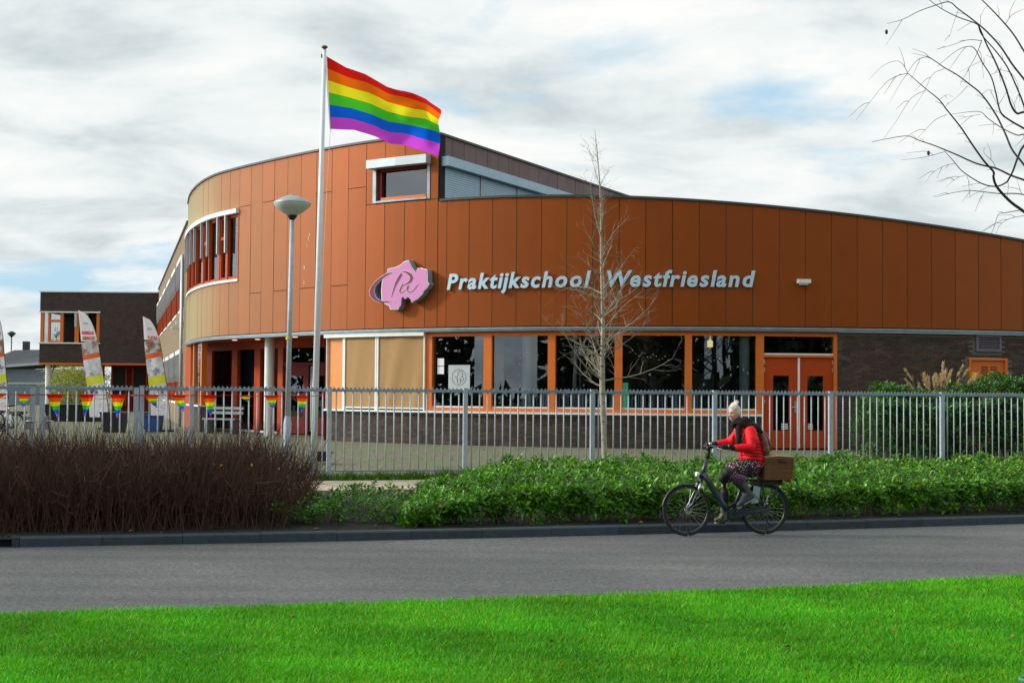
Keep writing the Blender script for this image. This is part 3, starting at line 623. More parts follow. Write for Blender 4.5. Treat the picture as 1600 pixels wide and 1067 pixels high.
for pts in ([(-7.22, 2.40), (-7.16, 2.36), (-7.12, 2.42), (-7.13, 2.52), (-7.05, 2.55), (-6.99, 2.50), (-6.99, 2.40), (-6.94, 2.33), (-7.0, 2.26)], [(-7.16, 2.36), (-7.15, 2.31), (-7.03, 2.31), (-7.03, 2.36)], [(-7.14, 2.31), (-7.13, 2.22), (-7.08, 2.18), (-7.04, 2.22), (-7.04, 2.31)]): stroke(b, pts, 0.006, -0.173, 0.003)
b.build('emblem_lines', 'cap_dark', plate)
for z in (2.46, 2.68):
    b = MB(); cbox(b, -7.78, -7.57, z, z + 0.20, -0.188, -0.186); b.build('notice_sheet', 'sign_white', school)
# --- lettering and emblem on the front
logo = [(-9.18, 5.19), (-9.16, 5.31), (-8.9, 5.34), (-8.72, 5.4), (-8.62, 5.48), (-8.46, 5.51), (-8.4, 5.41), (-8.34, 5.3), (-8.22, 5.17), (-8.16, 5.28), (-8.04, 5.29), (-7.84, 5.23), (-7.82, 5.07), (-7.82, 4.91), (-7.76, 4.84), (-7.84, 4.73), (-7.94, 4.67), (-7.98, 4.58), (-8.14, 4.46), (-8.24, 4.42), (-8.34, 4.36), (-8.38, 4.46), (-8.46, 4.52), (-8.56, 4.46), (-8.62, 4.52), (-8.68, 4.5), (-8.7, 4.29), (-8.76, 4.24), (-8.78, 4.19), (-9.06, 4.2), (-9.1, 4.29), (-9.26, 4.36), (-9.36, 4.45), (-9.38, 4.69), (-9.36, 4.93), (-9.32, 5.05)]
lc = (-8.55, 4.85)
# the box stands level on the tangent plane at its centre
LP = Vector((*CP(lc[0], 0.0), 0)); th = CTH(lc[0]); LT = Vector((math.cos(th), -math.sin(th), 0)); LN = Vector((-math.sin(th), -math.cos(th), 0))
def lp(s, z, o): q = LP + LT * (s - lc[0]) + LN * o; return (q.x, q.y, z)
sign = thing('emblem_sign', 'pink map shaped emblem box with crimson script letters on the copper wall', 'sign', lp(lc[0], 4.2, 0.1))
def extr(pts, o0, o1, name, mm, parent, sides=None):
    n = len(pts); b = MB(); b.v = [lp(s, z, o1) for s, z in pts] + [lp(s, z, o0) for s, z in pts]
    b.f = [tuple(range(n))[::-1], tuple(range(n, 2 * n))] + [(i, (i + 1) % n, n + (i + 1) % n, n + i) for i in range(n)]; b.m = [0, 0] + [1] * n; b.sm = [False] * (n + 2)
    return b.build(name, [mm, sides or mm], parent)
def grow(pts, k): return [(lc[0] + (s - lc[0]) * k, lc[1] + (z - lc[1]) * k) for s, z in pts]
extr(grow(logo, 1.0), 0.02, 0.235, 'box', 'sign_white', sign, 'sign_side')
extr(grow(logo, 0.968), 0.236, 0.242, 'face', 'sign_pink', sign)
Co = [(-8.92, 5.21), (-9.16, 5.19), (-9.36, 5.11), (-9.58, 4.97), (-9.72, 4.83), (-9.78, 4.7), (-9.74, 4.57), (-9.6, 4.46), (-9.4, 4.39), (-9.18, 4.39), (-8.92, 4.43)]
Ci = [(-8.92, 5.21), (-9.1, 5.15), (-9.3, 5.06), (-9.46, 4.95), (-9.58, 4.83), (-9.62, 4.7), (-9.56, 4.56), (-9.44, 4.47), (-9.28, 4.43), (-9.1, 4.42), (-8.92, 4.43)]
def band(A, Bq, o0, o1, name, mm, sides, pad=0.0):
    n = len(A); b = MB(); V = []
    for a, c in zip(A, Bq):
        dx_, dz_ = a[0] - c[0], a[1] - c[1]; l = math.hypot(dx_, dz_)
        if l < 0.012: dx_, dz_, l = 0.0, (1 if a[1] > 4.8 else -1), 1
        dx_, dz_ = dx_ / l, dz_ / l
        for q, sg in ((a, 1), (c, -1)):
            for o in (o1, o0): V.append(lp(q[0] + sg * dx_ * pad, q[1] + sg * dz_ * pad, o))
    Fc = []
    for i in range(n - 1):
        q = 4 * i; Fc += [(q, q + 2, q + 6, q + 4), (q + 1, q + 5, q + 7, q + 3), (q, q + 4, q + 5, q + 1), (q + 2, q + 3, q + 7, q + 6)]
    b.add(V, Fc); b.m = [0 if i % 4 == 0 else 1 for i in range(len(Fc))]; return b.build(name, [mm, sides], sign)
band(Co, Ci, 0.02, 0.244, 'swoosh_edge', 'sign_white', 'sign_side', 0.012)
band(Co, Ci, 0.245, 0.250, 'swoosh', 'sign_crimson', 'sign_crimson', -0.002)
def lstroke(pts, w2, o0, o1, name, mm):
    V = []; n = len(pts); b = MB()
    for i, q in enumerate(pts):
        a = pts[max(i - 1, 0)]; c = pts[min(i + 1, n - 1)]; dx_, dz_ = c[0] - a[0], c[1] - a[1]; l = math.hypot(dx_, dz_) or 1
        for sg in (-1, 1):
            for o in (o1, o0): V.append(lp(q[0] - sg * dz_ / l * (q[2] * 1.35 + w2), q[1] + sg * dx_ / l * (q[2] * 1.35 + w2), o))
    Fc = [(0, 2, 3, 1), (4 * n - 4, 4 * n - 3, 4 * n - 1, 4 * n - 2)]
    for i in range(n - 1):
        q = 4 * i; Fc += [(q, q + 4, q + 6, q + 2), (q + 1, q + 3, q + 7, q + 5), (q, q + 1, q + 5, q + 4), (q + 2, q + 6, q + 7, q + 3)]
    b.add(V, Fc); b.build(name, mm, sign)
def sm2(P): return [tuple(q[:3]) for q in smooth_path([(a, c, d, 0.01) for a, c, d in P], 5)]
stem = sm2([(-8.68, 5.15, .028), (-8.78, 5.02, .032), (-8.88, 4.87, .024), (-8.96, 4.69, .014), (-9.02, 4.53, .004)])
bowl = sm2([(-8.7, 5.22, .006), (-8.54, 5.19, .018), (-8.4, 5.12, .034), (-8.345, 5.03, .036), (-8.4, 4.93, .026), (-8.5, 4.88, .016), (-8.64, 4.84, .008)])
ww = sm2([(-8.63, 4.87, .012), (-8.70, 4.76, .018), (-8.735, 4.675, .016), (-8.67, 4.65, .010), (-8.55, 4.71, .006), (-8.44, 4.835, .008), (-8.475, 4.72, .016), (-8.43, 4.65, .013), (-8.32, 4.67, .009), (-8.19, 4.78, .012), (-8.13, 4.85, .008)])
for nm, P in (('letter_stem', stem), ('letter_bowl', bowl), ('letter_script', ww)):
    lstroke(P, 0.0095, 0.2425, 0.246, nm + '_edge', 'sign_white'); lstroke(P, 0.0, 0.2465, 0.250, nm, 'sign_crimson')
# letters: the built-in sans, slanted and thickened, each letter a piece standing off the curved wall
lettering = thing('wall_lettering', 'large slanted pale blue metal letters reading the school name on the copper wall', 'sign', (*CP(-3.2, 0.05), 4.7))
def text_mesh(txt, size, extrude, offset=0.0, shear=0.0):
    cu = bpy.data.curves.new('txt', 'FONT'); cu.body = txt; cu.size = size; cu.extrude = extrude; cu.offset = offset; cu.shear = shear; cu.resolution_u = 4
    ob = bpy.data.objects.new('txt', cu); COL.objects.link(ob); dg = bpy.context.evaluated_depsgraph_get(); ev = ob.evaluated_get(dg)
    me = bpy.data.meshes.new_from_object(ev); w2 = ev.dimensions.x; bpy.data.objects.remove(ob); return me, w2
def advance(s): 
    a = text_mesh('|' + s + '|', 1.0, 0)[1]; c = text_mesh('||', 1.0, 0)[1]; return a - c
def letters(text, s0, s1, z, size, parent, off0, off1, mm):
    total = advance(text) - 0.16; k = (s1 - s0) / total; cur = 0.0
    for i, ch in enumerate(text):
        if ch == ' ': continue
        a0 = (advance(text[:i]) if i else 0.0) - (0.16 if i > 16 else 0.0)
        me, _ = text_mesh(ch, size, (off1 - off0) / 2, 0.017 * size / 0.57, 0.20)
        for v in me.vertices:
            x_, y_, z_ = v.co; p = CP(s0 + a0 * k + x_ * 1.0, (off0 + off1) / 2 + z_); v.co = (p[0] - WL[parent.name][0], p[1] - WL[parent.name][1], z + y_ - WL[parent.name][2])
        me.materials.clear(); me.materials.append(MATS[mm])
        o = link('letter', me, parent); 
letters('Praktijkschool  Westfriesland', -7.36, 0.80, 4.705, 0.57, lettering, 0.035, 0.085, 'letter_face')

# --- entrance recess under the curved storey
def pslab(b, A, Bq, z0, z1, o0, o1):
    A = Vector((A[0], A[1], 0)); Bq = Vector((Bq[0], Bq[1], 0)); d = (Bq - A).normalized(); n_ = Vector((d.y, -d.x, 0)); q = []
    for z in (z0, z1):
        for P_, o in ((A, o1), (Bq, o1), (Bq, o0), (A, o0)): p = P_ + n_ * o; q.append((p.x, p.y, z))
    return b.hexa(q)
E_ = [(-11.9, 51.9), (-7.32, 45.55), (-5.45, 44.35)]
def along(A, Bq, t): return (A[0] + (Bq[0] - A[0]) * t, A[1] + (Bq[1] - A[1]) * t)
ent = MB(); pslab(ent, E_[0], E_[1], 3.35, 3.66, -0.12, 0.0); pslab(ent, E_[1], E_[2], 3.35, 3.66, -0.12, 0.0); ent = ent.build('entrance_front', 'red_orange_paint', school)
L1 = math.dist(E_[0], E_[1])
for (t0, t1) in ((0, .07), (.20, .30), (.51, .565), (.735, .79), (.955, 1.0)):
    b = MB(); pslab(b, along(E_[0], E_[1], t0), along(E_[0], E_[1], t1), 0.6, 3.35, -0.16, 0.02); b.build('post', 'red_orange_paint', ent)
for (t0, t1) in ((.07, .20), (.30, .51), (.565, .735), (.79, .955)):
    b = MB(); pslab(b, along(E_[0], E_[1], t0), along(E_[0], E_[1], t1), 0.66, 3.35, -0.08, -0.072); b.build('pane', 'glass', ent)
    b = MB(); pslab(b, along(E_[0], E_[1], t0), along(E_[0], E_[1], t1), 0.6, 0.66, -0.1, 0.0); b.build('threshold', 'white_paint', ent)
b = MB(); pslab(b, E_[1], E_[2], 2.88, 3.35, -0.10, -0.092); b.build('transom_pane', 'glass', ent)
b = MB(); pslab(b, along(E_[1], E_[2], .02), along(E_[1], E_[2], .62), 3.0, 3.30, -0.2, -0.19); b.build('door_poster', 'blind_white', ent)
b = MB(); pslab(b, E_[1], E_[2], 2.80, 2.88, -0.12, 0.01); b.build('transom_rail', 'dark_red_paint', ent)
for (t0, t1) in ((0.04, .47), (.53, .98)):
    A_, B_ = along(E_[1], E_[2], t0), along(E_[1], E_[2], t1); b = MB()
    def sub(u0, u1, z0, z1, o0=-0.07, o1=-0.02): pslab(b, along(A_, B_, u0), along(A_, B_, u1), z0, z1, o0, o1)
    sub(0, .22, .62, 2.8); sub(.78, 1, .62, 2.8); sub(.22, .78, .62, 1.15); sub(.22, .78, 2.45, 2.8); sub(.22, .78, 1.80, 1.9)
    d = b.build('door', 'dark_red_paint', ent)
    b = MB(); sub(.22, .78, 1.15, 1.80, -.05, -.042); sub(.22, .78, 1.9, 2.45, -.05, -.042); b.build('pane', 'glass', d)
    b = MB(); sub(.25, .72, 1.92, 2.3, -.06, -.055); b.build('notice_sheet', 'blind_white', d)
for t0 in (.485, .515):
    A_ = along(E_[1], E_[2], t0); b = MB(); b.tube([(A_[0] + .1, A_[1] - .12, .7), (A_[0] + .1, A_[1] - .12, 2.75)], 0.025); b.build('door_strip', 'white_paint', ent)
b = MB(); pslab(b, (-5.46, 44.3), CP(-11.86, -0.12), 0.5, 3.6, -0.1, 0.1); b.build('side_wall', 'dark_red_paint', ent)
b = MB(); ss = np.linspace(-25.95, -11.9, 26)
V = [(*CP(s, -0.122), 3.60) for s in ss] + [(-5.3, 44.6, 3.60), (-7.3, 46.2, 3.60), (-11.9, 53, 3.60)]; b.add(V, [tuple(range(len(V)))[::-1]]); b.build('entrance_soffit', 'red_orange_paint', ent)
b = MB(); V = [(q[0], q[1] + 3.5, z) for q in E_ for z in (0.5, 3.6)]; b.add(V, [(0, 2, 3, 1), (2, 4, 5, 3)]); b.build('room_wall', 'interior_wall', ent)
for q in (((-8.9, 45.6), 3.59), ((-8.0, 44.7), 3.59), ((-6.5, 42.6), 3.59)):
    b = MB(); b.lathe((q[0][0], q[0][1], q[1]), [(0.0, -0.012), (0.07, -0.012), (0.09, 0.0)], 14); b.build('spot_light', 'lamp_spot', ent)
for (cx_, cy_) in ((-7.43, 43.6),):
    b = MB(); b.lathe((cx_, cy_, 0.58), [(0.15, 0), (0.15, 3.02)], 24); b.build('round_column', 'white_column', school)
b = MB(); cbox(b, -25.9, -20.6, 0.5, 1.425, -0.35, OG - 0.012); b.build('low_wall', 'mortar', ent)
b = MB(); cbox(b, -25.95, -20.55, 1.426, 1.475, -0.38, 0.0); b.build('window_sill', 'white_paint', ent)
for a, c in ((-25.9, -24.6), (-22.9, -22.6), (-20.85, -20.6)):
    b = MB(); cbox(b, a, c, 1.476, 3.58, -0.3, -0.12); b.build('post', 'orange_paint', ent)
b = MB(); cbox(b, -24.6, -22.9, 1.476, 3.58, -0.2, -0.192); cbox(b, -22.6, -20.85, 1.476, 3.58, -0.2, -0.192); b.build('pane', 'glass', ent)

# --- long brick wing running back on the left, and the dark block across its end
wing = thing('brick_wing', 'long light brown brick wing with orange window bands receding behind the copper corner', 'building', (-15, 65, 0.58))
WA, WB = (-12.0, 52.35), (-22.0, 88.3); WLEN = math.dist(WA, WB)
mbk = mat('brick_far', (0.21, 0.145, 0.085), 0.9, var=(3, 0.25))
mdk = mat('brick_far_dark', (0.050, 0.034, 0.030), 0.9, var=(3, 0.35))
for mm_, sc_ in ((mbk, 1.0), (mdk, 1.0)):
    t = mm_.node_tree; bs = t.nodes['Principled BSDF']; old = bs.inputs['Base Color'].links[0].from_socket
    g = t.nodes.new('ShaderNodeNewGeometry'); sp = t.nodes.new('ShaderNodeSeparateXYZ'); t.links.new(g.outputs['Position'], sp.inputs[0])
    ad = t.nodes.new('ShaderNodeMath'); ad.operation = 'ADD'; t.links.new(sp.outputs[0], ad.inputs[0]); t.links.new(sp.outputs[1], ad.inputs[1]); co = t.nodes.new('ShaderNodeCombineXYZ'); t.links.new(ad.outputs[0], co.inputs[0]); t.links.new(sp.outputs[2], co.inputs[1])
    bt = t.nodes.new('ShaderNodeTexBrick'); bt.inputs['Scale'].default_value = 1; bt.inputs['Brick Width'].default_value = 0.22; bt.inputs['Row Height'].default_value = 0.0625; bt.inputs['Mortar Size'].default_value = 0.006; t.links.new(co.outputs[0], bt.inputs['Vector'])
    bt.inputs['Color1'].default_value = (1.15, 1.1, 1.05, 1); bt.inputs['Color2'].default_value = (0.75, 0.75, 0.78, 1); bt.inputs['Mortar'].default_value = (0.8, 0.85, 0.9, 1)
    vm = t.nodes.new('ShaderNodeVectorMath'); vm.operation = 'MULTIPLY'; t.links.new(old, vm.inputs[0]); t.links.new(bt.outputs[0], vm.inputs[1]); t.links.new(vm.outputs[0], bs.inputs['Base Color'])
def wslab(b, d0, d1, z0, z1, o0, o1): return pslab(b, along(WB, WA, 1 - d1 / WLEN), along(WB, WA, 1 - d0 / WLEN), z0, z1, o0, o1)
b = MB(); wslab(b, 0.0, WLEN, 0.5, 1.4, -0.4, 0); wslab(b, 0, WLEN, 3.55, 5.1, -0.4, 0); wslab(b, 0, WLEN, 7.2, 8.15, -0.4, 0)
bayw = [(2.6, 7.0), (8.6, 13.2), (14.8, 19.4), (21, 25.6), (27.2, 31.6), (33, 36.6)]
prev = 0.0
for a, c in bayw + [(WLEN, WLEN)]:
    wslab(b, prev, a, 1.4, 3.55, -0.4, -0.001); wslab(b, prev, a, 5.1, 7.2, -0.4, -0.001); prev = c
b.build('wall', 'brick_far', wing)
b = MB(); wslab(b, -0.05, WLEN + .05, 8.15, 8.22, -0.45, 0.06); b.build('roof_edge', 'cap_dark', wing)
for a, c in bayw:
    for z0, z1 in ((1.4, 3.55), (5.1, 7.2)):
        b = MB(); wslab(b, a, c, z0, z0 + .1, -.25, .03); wn = b.build('window', 'white_paint', wing); b = MB(); wslab(b, a, c, z1 - .16, z1, -.2, .12); b.build('shutter_housing', 'white_paint', wn)
        n = 7; wd = (c - a) / n
        for i in range(n + 1):
            b = MB(); wslab(b, a + i * wd - .07, a + i * wd + .07, z0 + .1, z1 - .16, -.2, 0.06); b.build('mullion', 'red_orange_paint', wn)
            b = MB(); wslab(b, a + i * wd - .04, a + i * wd + .04, z0 + 0.9 + .25 * (i % 2), z1 - .16, 0.061, .13); b.build('shutter_guide', 'shutter_grey', wn)
        b = MB(); wslab(b, a, c, z0 + .1, z1 - .16, -.16, -.152); b.build('pane', 'glass', wn)
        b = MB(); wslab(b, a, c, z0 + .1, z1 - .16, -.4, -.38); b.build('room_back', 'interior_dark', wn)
b = MB(); b.add([(*WA, 8.1), (*WB, 8.1), (-6, 92, 8.1), (-4, 60, 8.1)], [(0, 1, 2, 3)]); b.build('roof', 'cap_dark', wing)
for d in (1.6, 2.05):
    p = along(WA, WB, d / WLEN); b = MB(); b.tube([(p[0] - .1, p[1] - .05, 0.6), (p[0] - .1, p[1] - .05, 7.1)], 0.05, 10); b.build('downpipe', 'shutter_grey', wing)
for d, z in ((6.9, 4.55), (2.3, 4.55)):
    p = along(WA, WB, d / WLEN); b = MB(); b.box((p[0] - .14, p[1] - .04, z), (0.3, 0.3, 0.12), .27); b.build('wall_light', 'white_column', wing)
dark = thing('dark_brick_block', 'dark brown brick block on a column with orange corner windows behind the banners', 'building', (-25.5, 90, 0.58))
DX0, DX1, DY, DB = -29.25, -21.95, 88.0, 96.0
def dbox(b, x0, x1, y0, y1, z0, z1): return b.box(((x0 + x1) / 2, (y0 + y1) / 2, (z0 + z1) / 2), (x1 - x0, y1 - y0, z1 - z0))
b = MB(); dbox(b, DX0, DX1, DY, DB, 6.74, 7.95); dbox(b, DX0, DX1, DY, DB, 3.58, 4.78); dbox(b, -25.55, DX1, DY, DB, 4.78, 6.74); dbox(b, DX0 + .02, -25.55, DY + 4, DB, 4.78, 6.74); b.build('wall', 'brick_far_dark', dark)
b = MB(); dbox(b, DX0 - .06, DX1, DY - .06, DB, 7.95, 8.02); b.build('roof_edge', 'white_paint', dark)
b = MB(); dbox(b, DX0 - .04, DX1, DY - .04, DB, 3.48, 3.575); b.build('soffit', 'orange_paint', dark)
b = MB(); dbox(b, DX0 - .03, -25.5, DY - .08, DY + .1, 6.68, 6.76); dbox(b, DX0 - .03, -25.5, DY - .08, DY + .1, 4.76, 4.84); dw = b.build('window', 'white_paint', dark)
for x0, x1 in ((-29.22, -29.02), (-28.75, -28.62), (-28.0, -27.8), (-27.1, -26.85), (-26.5, -26.3), (-25.75, -25.56)):
    b = MB(); dbox(b, x0, x1, DY + .02, DY + .2, 4.84, 6.68); b.build('mullion', 'orange_paint', dw)
b = MB(); dbox(b, -28.62, -28.0, DY + .03, DY + .18, 6.1, 6.25); b.build('transom', 'orange_paint', dw); b = MB(); dbox(b, -28.62, -28, DY + .03, DY + .18, 4.84, 4.95); b.build('transom', 'orange_paint', dw)
b = MB(); dbox(b, -29.0, -25.6, DY + .12, DY + .13, 4.84, 6.68); b.build('pane', 'glass', dw)
b = MB(); dbox(b, -27.1, -26.95, DY - .05, DY + .02, 5.8, 6.68); b.build('shutter_guide', 'shutter_grey', dw)
b = MB(); b.lathe((-28.85, DY + .5, 0.58), [(0.16, 0), (0.16, 2.9)], 14); b.build('round_column', 'white_column', dark)
b = MB(); dbox(b, -25.9, -25.35, DY + .2, DY + .6, .5, 3.48); b.build('post', 'red_orange_paint', dark)
b = MB(); dbox(b, -25.35, DX1, DY + 2.0, DY + 2.1, .5, 3.48); gf = b.build('ground_floor_wall', 'dark_red_paint', dark)
for x0, x1, z0, z1 in ((-25.2, -24.4, .9, 3.3), (-23.9, -23.1, 1.6, 3.3), (-22.9, -22.1, 1.9, 3.3)):
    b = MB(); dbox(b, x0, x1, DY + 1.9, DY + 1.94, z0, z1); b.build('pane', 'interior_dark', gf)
    b = MB(); dbox(b, x0 - .08, x0, DY + 1.86, DY + 2, z0, z1); dbox(b, x1, x1 + .08, DY + 1.86, DY + 2, z0, z1); b.build('frame', 'red_orange_paint', gf)
b = MB(); p = [(-24.6, DY + .5), (-22.4, DY + .5)]; b.tube([(p[0][0], p[0][1], .6), (p[0][0] + .6, p[0][1], 1.6), (p[1][0], p[1][1], 1.6), (p[1][0], p[1][1], .6)], .03, 6); b.build('handrail', 'steel', dark)
# ================================================================== fence, gate, bunting
FN = Vector((FD.y, -FD.x, 0))          # towards the street
def FP(x, o=0.0): return Vector((x, fenceY(x), 0)) + FN * o
fence = thing('bar_fence', 'grey galvanised bar fence with spiked top rail along the path in front of the school', 'fence', (*FP(2)[:2], 0.42))
def fpost(parent, x, z0=0.30, z1=2.05, w_=0.075):
    p = FP(x); b = MB(); b.box((p.x, p.y, (z0 + z1) / 2), (w_, w_, z1 - z0), FANG); b.box((p.x, p.y, z1 + .004), (w_ + .012, w_ + .012, 0.008), FANG); b.build('post', 'galv_light', parent)
bar_me = None
def fspan(parent, xa, xb, zt=2.0, zb=0.57, spikes=True, nb=None):
    global bar_me
    A, B_ = FP(xa), FP(xb); Ln = (B_ - A).length; mid = (A + B_) / 2
    b = MB(); b.box((mid.x, mid.y, zt), (Ln, 0.045, 0.045), FANG)
    b.build('top_rail', 'galv', parent)
    b = MB(); b.box((mid.x, mid.y, zb), (Ln, 0.04, 0.030), FANG); b.build('bottom_rail', 'galv', parent)
    n = nb or max(1, round(Ln / 0.146)); 
    for i in range(n):
        p = A + FD * (Ln * (i + 0.5) / n); z0, z1 = zb - 0.01, zt - 0.0225
        if bar_me is None:
            bb = MB(); bb.tube([Vector(WL[parent.name]), Vector(WL[parent.name]) + Vector((0, 0, 1))], 0.0125, 8); o = bb.build('bar', 'galv_light', parent); bar_me = o.data
        else: o = link('bar', bar_me, parent)
        o.location = Vector((p.x, p.y, z0)) - Vector(WL[parent.name]); o.scale = (1, 1, z1 - z0)
    if spikes:
        b = MB(); m_ = int(Ln / 0.0735)
        for i in range(m_):
            p = A + FD * (Ln * (i + 0.5) / m_); c, d = p - FD * 0.030, p + FD * 0.030; q = FN * 0.006; z = zt + 0.0225; tp = p + FD * random.uniform(-.004, .004)
            b.add([(*(c - q)[:2], z), (*(d - q)[:2], z), (*(d + q)[:2], z), (*(c + q)[:2], z), (*(tp - q * .4)[:2], z + 0.043), (*(tp + q * .4)[:2], z + 0.043)], [(0, 1, 4), (3, 5, 2), (0, 4, 5, 3), (1, 2, 5, 4)])
        b.build('spike_strip', 'galv', parent)
px_ = [-6.33, -5.53, -3.23, -0.84, 1.51, 3.89, 6.26, 8.65, 11.03, 13.41]
for x in px_: fpost(fence, x)
for a, c in zip(px_[:-1], px_[1:]): fspan(fence, a + 0.045, c - 0.045)
def gate(x0, x1, label, hs):
    g_ = thing('bar_gate', label, 'gate', (*FP(x0)[:2], 0.42), 'gates')
    for x in (x0, x1): fpost(g_, x, 0.5, 2.02, 0.085)
    fspan(g_, x0 + 0.05, x1 - 0.05, 2.0, 0.57)
    p = FP(hs); b = MB(); b.box((p.x, p.y, 1.42), (0.10, 0.09, 0.22), FANG); b.tube([(p.x, p.y - .08, 1.45), (p.x + .12, p.y - .05, 1.45)], 0.012, 6); b.build('lock', 'steel', g_)
gate(-7.89, -6.42, 'right gate leaf with three rainbow pennants in front of it', -7.80); gate(-9.9, -8.04, 'left gate leaf cut off by the left edge of the picture', -8.1)
RB = ['flag_red', 'flag_orange', 'flag_yel', 'flag_green', 'flag_blue', 'flag_violet']
bunt = thing('bunting', 'string of rainbow striped pennants tied along the fence and gate', 'bunting', (*FP(-6)[:2], 0.42))
b = MB(); cp = []
pen = [(-8.55, .25, .5), (-8.17, .28, .6), (-7.70, .34, 1.0), (-7.20, .30, .95), (-6.71, .34, 1.0), (-6.18, .32, .55), (-5.74, .31, .72), (-5.24, .31, .95), (-4.66, .30, .28), (-4.22, .32, .62), (-3.71, .27, .75)]
xs = np.linspace(-9.6, -3.3, 64)
for x in xs:
    d = min(abs(x - q[0]) for q in pen); p = FP(x, 0.05); cp.append((p.x, p.y, 1.905 - 0.02 * math.cos(d * 6)))
b.tube(cp, 0.006, 5); b.build('cord', 'flag_red', bunt)
for (x, w_, hf) in pen:
    w_ *= 0.76
    b = MB(); n = 6; H = 0.40 * hf; V = []; tw = random.uniform(-0.08, 0.08); bl = random.uniform(-.03, .03); NX = 6
    for j in range(n + 1):
        v = j / n; hw = w_ / 2 * (1 - v) + 0.004
        for i in range(NX + 1):
            u = -1 + 2 * i / NX; p = FP(x + u * hw * FD.x + tw * v * v * 1.3, 0.055 + 0.05 * math.sin(v * 2.5 + x * 3) * v + 0.018 * math.sin(u * 2.6 + x * 5) + (1 - hf) * 0.16 * math.sin(v * PI * .9))
            V.append((p.x, p.y, 1.905 - H * v + 0.012 * u * tw * 10 * v))
    for j in range(n): b.mi = j; b.add([], []); b.f += [(j * (NX + 1) + i, j * (NX + 1) + i + 1, (j + 1) * (NX + 1) + i + 1, (j + 1) * (NX + 1) + i) for i in range(NX)]; b.m += [j] * NX; b.sm += [True] * NX
    b.v = V; b.build('pennant', RB, bunt)
# ================================================================== lamp post, flagpole, flag
lx, ly = -3.82, 24.3
lamp = thing('street_lamp', 'grey lamp post with a cone shaped lantern beside the flagpole', 'street lamp', (lx, ly, 0.4))
b = MB(); b.lathe((lx, ly, 0.35), [(0.068, 0), (0.068, 1.08), (0.045, 1.20), (0.045, 1.21)], 16); b.build('base', 'galv_light', lamp)
b = MB(); b.tube([(lx, ly, 1.5), (lx + 0.035, ly, 4.95)], [0.045, 0.036], 14); b.build('pole', 'galv_light', lamp)
b = MB(); b.lathe((lx, ly, 2.86), [(0.047, 0), (0.047, 0.05)], 14); b.build('sticker', 'yellow', lamp)
c = (lx + 0.035, ly, 4.93)
b = MB(); b.lathe(c, [(0.038, -.02), (0.05, 0.0), (0.09, 0.055), (0.085, 0.07)], 20); b.build('neck', 'black_plastic', lamp)
b = MB(); b.lathe(c, [(0.08, 0.06), (0.16, 0.10), (0.26, 0.175), (0.31, 0.235), (0.315, 0.262)], 32); b.build('diffuser', 'lamp_glass', lamp)
b = MB(); b.lathe(c, [(0.318, 0.262), (0.322, 0.278), (0.29, 0.30), (0.20, 0.355), (0.10, 0.395), (0.03, 0.405), (0.03, 0.425), (0, 0.43)], 32); b.build('cover', 'lamp_cover', lamp)
fx, fy = -3.645, 26.3
pole = thing('flagpole', 'tall white tapering flagpole with a bronze knob behind the fence', 'flagpole', (fx, fy, 0.45))
ptop = (-3.535, fy, 8.33)
b = MB(); b.tube([(fx, fy, 0.4), (fx + (ptop[0] - fx) * .55, fy, 4.8), ptop], [0.062, 0.052, 0.036], 18); b.build('pole', 'pole_white', pole)
b = MB(); b.lathe(ptop, [(0.036, 0), (0.02, 0.02), (0.045, 0.035), (0.062, 0.055), (0.05, 0.08), (0.0, 0.092)], 18); b.build('knob', 'knob_bronze', pole)
b = MB(); b.box((ptop[0] - .045, fy, 8.22), (0.03, 0.03, 0.07)); b.build('pulley', 'black_plastic', pole)
b = MB(); b.tube([(-3.49, fy - .05, 8.22), (-3.40, fy - .06, 6.84), (-3.47, fy - .08, 5.2), (-3.60, fy - .075, 1.3)], 0.0045, 5); b.tube([(-3.40, fy - .06, 6.84), (-3.36, fy - .07, 6.76), (-3.34, fy - .06, 6.72)], 0.003, 4); b.build('halyard', 'rope', pole)
# ivy on the pole foot
TP = np.array([(140, 190), (300, 275), (450, 320), (620, 410), (760, 450), (930, 500), (1045, 565)], float)
BT = np.array([(185, 778), (370, 780), (540, 830), (660, 885), (800, 900), (950, 925), (1048, 950)], float)
flag = MB(); NU, NV = 72, 36; V = []
for j in range(NV + 1):
    v = j / NV
    for i in range(NU + 1):
        u = i / NU; k = u * 6
        def cur(T_): q = np.arange(7); return np.interp(k, q, T_[:, 0]), np.interp(k, q, T_[:, 1])
        t_ = cur(TP); c_ = cur(BT); vv = v + 0.10 * u * v * (1 - v) * 1.2      # cloth gathers towards the top at the fly
        vv = v ** (1 + 0.30 * u) if v > 0 else 0.0
        cx_ = t_[0] * (1 - vv) + c_[0] * vv + 10 * math.sin(v * PI * 3 + 1) * u * u; cy_ = t_[1] * (1 - vv) + c_[1] * vv + 7 * math.sin(u * 9 + v * 5) * u * math.sin(PI * v)
        X = -3.51 + (cx_ - 140) * 0.00233; Z = 8.22 - (cy_ - 190) * 0.00233
        Y = fy - 0.02 + 0.30 * u + 0.13 * u * math.sin(6.5 * u + 2.4 * v - 0.6) + 0.085 * math.sin(15 * u - 5.0 * v) * u + 0.05 * math.sin(24 * u + 9 * v) * u * u + 0.09 * u * math.sin(2.2 + 7.5 * v + 4 * u) * (0.4 + u)
        Y += 0.35 * max(0, (1 - v * 3.2)) ** 1.5 * u * u
        V.append((X, Y, Z))
for j in range(NV):
    for i in range(NU): flag.f.append((j * (NU + 1) + i, j * (NU + 1) + i + 1, (j + 1) * (NU + 1) + i + 1, (j + 1) * (NU + 1) + i)); flag.m.append(min(5, int((j + 0.01) / NV * 6))); flag.sm.append(True)
flag.v = V
